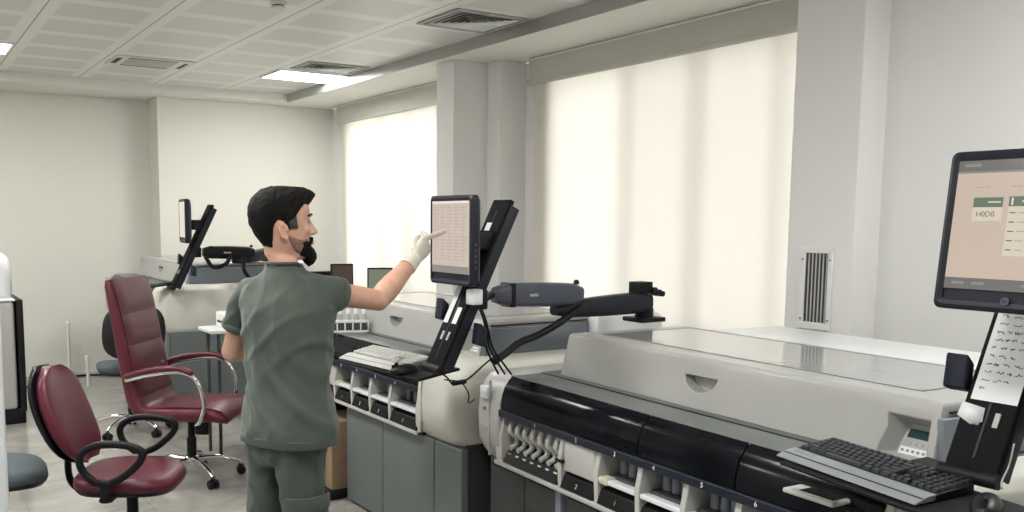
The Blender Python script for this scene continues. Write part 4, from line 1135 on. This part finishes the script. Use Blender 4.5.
# eyes
for s in (-1, 1):
    e = MB().ell(hw_(s * .0315, .0735, .0125), .0112, .0112, .0112, 20, 14).build('eye', M['eye'], body, smooth=180)
    MB().ell(hw_(s * .0318, .0798, .0125), .0060, .0060, .0060, 14, 10).build('iris', M['iris'], e, smooth=180)
    br = MB(); br.tube([hw_(s * x, y, z) for x, y, z in ((.014, .0985, .0335), (.024, .0985, .0375), (.036, .091, .0375), (.047, .080, .032))], [.0028, .0040, .0036, .002], 8); br.build('eyebrow', M['hair'], body, smooth=180)
lp = MB(); lp.ell(hw_(0, .0985, -.0555), .018, .0055, .0035); lp.ell(hw_(0, .0975, -.0630), .016, .006, .0042); lp.build('lips', M['lip'], body, smooth=180)

# hair and beard as thick shells over the skull
def lerp_tab(tab, x):
    if x <= tab[0][0]: return tab[0][1]
    for a, b in zip(tab[:-1], tab[1:]):
        if a[0] <= x <= b[0]: return a[1] + (b[1] - a[1]) * (x - a[0]) / (b[0] - a[0])
    return tab[-1][1]
def nz(p, s): return noise.noise(V(p) * s)
HAIRLINE = [(0, .068), (25, .072), (42, .074), (55, .060), (66, .036), (74, .008), (80, -.022), (86, -.026), (90, .012), (104, .020), (114, -.004), (124, -.045), (138, -.094), (180, -.110)]
def hair_shell():
    n, rows = 96, 18; outer = []
    for i in range(rows + 1):
        u = i / rows; ring = []
        for k in range(n):
            th = 2 * PI * k / n; deg = abs((math.degrees(th) + 180) % 360 - 180)
            z0 = lerp_tab(HAIRLINE, deg); z = z0 + (.1125 - z0) * (u ** .9)
            x, y, zz = hpt(z, th)
            front = max(0, 1 - deg / 62) ; t = min(1, u * 3.4) ** .7
            side = .010 if deg < 110 else .017
            off = (.002 + side * t) * (1 if deg > 50 else .8)
            nv = V((math.sin(th), math.cos(th), 0)); up = min(1, max(0, (z - .045) / .06))
            p = V((x, y, zz)) + nv * off * (1 - .6 * up) + V((0, 0, .020 * up * min(1, t * 1.5)))
            p += V((0, .030, .010)) * (front ** .8) * min(1, t) * (1 - .55 * max(0, u - .55) / .45) * (1 if u < .8 else 1 - (u - .8) * 3)
            if deg > 118 and zz < 0: p.y += .012 * min(1, -zz / .09)
            q = nz(p, 55) * .0030 + nz(p, 130) * .0018 + nz(p, 24) * .003
            p += nv * q * t + V((0, 0, q * up))
            ring.append(p)
        outer.append(ring)
    inner = [[V(hpt(min(.1125, lerp_tab(HAIRLINE, abs((360 * k / n + 180) % 360 - 180)) + (.1125 - lerp_tab(HAIRLINE, abs((360 * k / n + 180) % 360 - 180))) * ((i / rows) ** .9)), 2 * PI * k / n)) * .955 for k in range(n)] for i in range(rows + 1)]
    b = MB(); b.loft([[hw_(*p) for p in r] for r in inner[::-1] + outer], cap=True)
    return b
h = hair_shell().build('hair', M['hair'], man, smooth=180); remesh(h, .0034, 1, .3)
# greying temples over the ears
for s in (-1, 1):
    b = MB(); rows = []
    for i in range(7):
        z = -.010 + .046 * i / 6; row = []
        for k in range(9):
            th = s * math.radians(62 + 4 * i / 6 + (28 if i > 2 else 24) * k / 8); x, y, zz = hpt(z, th); nv = V((math.sin(th), math.cos(th), 0)); 
            e = math.sin(PI * min(max(k / 8, .05), .95)) ** .5 * math.sin(PI * min(max(i / 6, .08), .92)) ** .4
            row.append(hw_(*(V((x, y, zz)) + nv * (-.003 + .013 * e + .0015 * nz((x, y, zz), 160)))))
        rows.append(row)
    b.loft(rows, closed=False, cap=False)
    tg = b.build('greying_temple', M['hairgrey'], h, smooth=180, solid=.003); tg['label'] = 'short greying hair at the temple'
UP = [(0, -.073), (14, -.073), (22, -.066), (34, -.052), (50, -.056), (64, -.052), (74, -.042), (82, -.034)]
LO = [(0, -.117), (30, -.117), (48, -.108), (64, -.090), (76, -.062), (82, -.040)]
def beard():
    n, rows = 45, 9; o, i_ = [], []
    for k in range(n):
        deg = -56 + 112 * k / (n - 1); th = math.radians(deg); a = abs(deg); up, lo = lerp_tab(UP, a), lerp_tab(LO, a); c, ci = [], []
        for i in range(rows):
            u = i / (rows - 1); z = lo + (up - lo) * u; x, y, zz = hpt(z, th); nv = V((math.sin(th), math.cos(th), 0))
            chin = max(0, 1 - a / 54); off = .001 + (.0008 + .0225 * chin) * math.sin(PI * min(max(u * .86 + .10, 0), 1)) ** .7
            p = V((x, y, zz)) + nv * off + V((0, .004 * chin, -.024 * chin * (1 - u) ** 1.2 - .004 * (1 - u)))
            p += nv * (nz(p, 70) * .002 + nz(p, 150) * .0016)
            c.append(hw_(*p)); ci.append(hw_(*(V((x, y, zz)) - nv * .006)))
        o.append(c + ci[::-1])
    b = MB(); b.loft(o)
    # moustache
    for s in (-1, 1):
        b.tube([hw_(s * x, y, z) for x, y, z in ((.001, .1015, -.0435), (.012, .1025, -.0455), (.022, .097, -.053), (.029, .089, -.066), (.031, .086, -.080))], [.0048, .0062, .0062, .0062, .007], 8)
    return b
bd = beard().build('beard', M['hair'], man, smooth=180); remesh(bd, .0028, 1, .3)

for s in (-1, 1):
    sb = MB(); rows = []
    for i in range(9):
        u = i / 8; row = []
        for k in range(13):
            a = 30 + 54 * k / 12; th = s * math.radians(a); up, lo = lerp_tab(UP, a) + .006, lerp_tab(LO, a); x, y, zz = hpt(lo + (up - lo) * u, th)
            nv = V((math.sin(th), math.cos(th), 0)); e = math.sin(PI * min(max(u, .04), .96)) ** .5 * math.sin(PI * min(max(k / 12, .04), .96)) ** .5
            row.append(hw_(*(V((x, y, zz)) + nv * (-.002 + .0055 * e + .0012 * nz((x, y, zz), 170)))))
        rows.append(row)
    sb.loft(rows, closed=False, cap=False)
    o = sb.build('beard_stubble', M['stubble'], bd, smooth=180, solid=.002); o['label'] = 'shorter stubble along the jaw'
# --- tunic
def fold(o, amp=1.):
    me = o.data; ns = [v.normal.copy() for v in me.vertices]
    for v, n in zip(me.vertices, ns):
        p = v.co.copy()
        r = p.dot(RT); z = p.z
        a = math.sin((z * 1.0 + r * 1.35) * 34 + 2.5 * noise.noise(p * 5)) * .5 + .5
        b2 = math.sin((z * 1.3 - r * .9) * 41 + 3 * noise.noise(p * 4)) * .5 + .5
        q = (b2 ** 4) * .009 * max(0, 1 - abs(z - 1.22) / .16) + noise.noise(V((p.x * 8, p.y * 8, p.z * 3.0))) * .013 + (a ** 3) * .017 * max(0, 1 - abs(z - 1.02) / .22) + noise.noise(p * 16) * .004 + (abs(noise.noise(V((p.x * 13, p.y * 13, z * 7)) + V((3, 1, 5)))) ** .5) * -.010
        v.co = p + n * q * amp
    me.update()
tb = MB()
T_ = [(.862, .008, .0, .182, .138), (.90, .008, .0, .179, .136), (.98, .006, .0, .168, .126), (1.06, .004, .0, .160, .118), (1.15, .004, .0, .166, .120), (1.24, .004, -.002, .178, .126), (1.30, .003, -.004, .183, .122), (1.345, -.002, -.008, .184, .108), (1.385, -.004, -.010, .160, .092), (1.425, 0, -.010, .112, .080), (1.456, -.004, -.004, .074, .063), (1.472, -.006, -.004, .063, .057)]
tb.loft([oval(z, r, f, a, b_, 2.35, 40) for z, r, f, a, b_ in T_])
dR = (EL - SR).normalized(); 
tb.tube([SR - RT * .08 + V((0, 0, -.005)), SR - RT * .02, SR + dR * .04, SR + dR * .085, SR + dR * .098], [.070, .066, .060, .057, .057], 26)
dL = (EL2 - SL).normalized()
tb.tube([SL + RT * .07, SL + RT * .015, SL + dL * .06, SL + dL * .135, SL + dL * .15], [.064, .064, .062, .060, .060], 26)
tu = tb.build('tunic', M['scrub'], man, smooth=180); remesh(tu, .0085, 12, .5); fold(tu)
# hem and sleeve bands
hb = MB(); hb.loft([oval(z, .008, .0, a, b_, 2.35, 48) for z, a, b_ in ((.850, .180, .136), (.854, .184, .140), (.878, .1835, .1395), (.880, .179, .135))]); hb.build('tunic_hem', M['scrub'], tu, smooth=60)
for s, d, k, r in ((SR, dR, .098, .056), (SL, dL, .15, .059)):
    c = MB(); c.tube([s + d * (k - .024), s + d * (k - .020), s + d * (k - .002), s + d * (k + .002)], [r - .002, r + .003, r + .003, r - .002], 30); c.build('sleeve_hem', M['scrub'], tu, smooth=60)
col = MB(); col.tube([pw(-.006 + .063 * math.cos(t), -.003 + .058 * math.sin(t), 1.470 - .03 * max(0, math.sin(t))) for t in [2 * PI * k / 28 for k in range(28)]], .006, 8, loop=True); col.build('collar_band', M['scrub2'], tu, smooth=180)
# --- trousers
tr = MB(); tr.loft([oval(.92, .0, -.002, .118, .086, 2.3, 36), oval(.885, -.002, -.004, .134, .102, 2.3, 36), oval(.82, -.010, -.006, .146, .114, 2.3, 36), oval(.78, -.012, -.004, .13, .09, 2.3, 36)])
for s in (-1, 1):
    tr.loft([oval(z, s * x + max(-.014, -.004 - (.86 - z) * .1) * min(1, z / .3), f, a, b_, 2.3, 28) for z, x, f, a, b_ in ((.86, .074, -.004, .070, .104), (.78, .078, -.002, .070, .100), (.66, .086, .002, .069, .090), (.50, .100, .004, .072, .088), (.30, .112, -.012, .074, .086), (.10, .116, -.02, .073, .088), (.055, .117, -.015, .073, .090))])
tz = tr.build('trousers', M['scrub2'], man, smooth=180); remesh(tz, .009, 5, .5); fold(tz, 1.3)
PKT = lambda d: [(.076 + math.cos(a) * d, .004 - math.sin(a) * d * 1.22) for a in [math.radians(-28 + 132 * k / 6) for k in range(7)]]
pk = MB(); pk.loft([[pw(r, f, z) for r, f in PKT(.071)] for z in (.46, .66)], closed=False, cap=False); pk.build('cargo_pocket', M['scrub2'], tz, solid=.012, bevel=.004)
fl = MB(); fl.loft([[pw(r, f, z) for r, f in PKT(.076)] for z in (.625, .675)], closed=False, cap=False); fl.build('pocket_flap', M['scrub2'], tz, solid=.010, bevel=.003)
for s in (-1, 1):
    sh = MB(); sh.loft([oval(z, s * .118, f, a, b_, 2.6, 28) for z, f, a, b_ in ((.0, .045, .048, .140), (.02, .045, .050, .143), (.045, .04, .049, .135), (.075, .0, .044, .085), (.10, -.03, .042, .050))]); sh.build('shoe', M['shoe'], man, smooth=60)
# ------------------------------------------------------------------ output look
vs = SC.view_settings; vs.view_transform = 'Standard'; vs.look = 'None'; vs.gamma = 1; vs.use_curve_mapping = False; vs.exposure = .17
SC.display_settings.display_device = 'sRGB'
SC.cycles.max_bounces = 10; SC.cycles.diffuse_bounces = 6; SC.cycles.transparent_max_bounces = 12
SC.cycles.sample_clamp_indirect = 8.
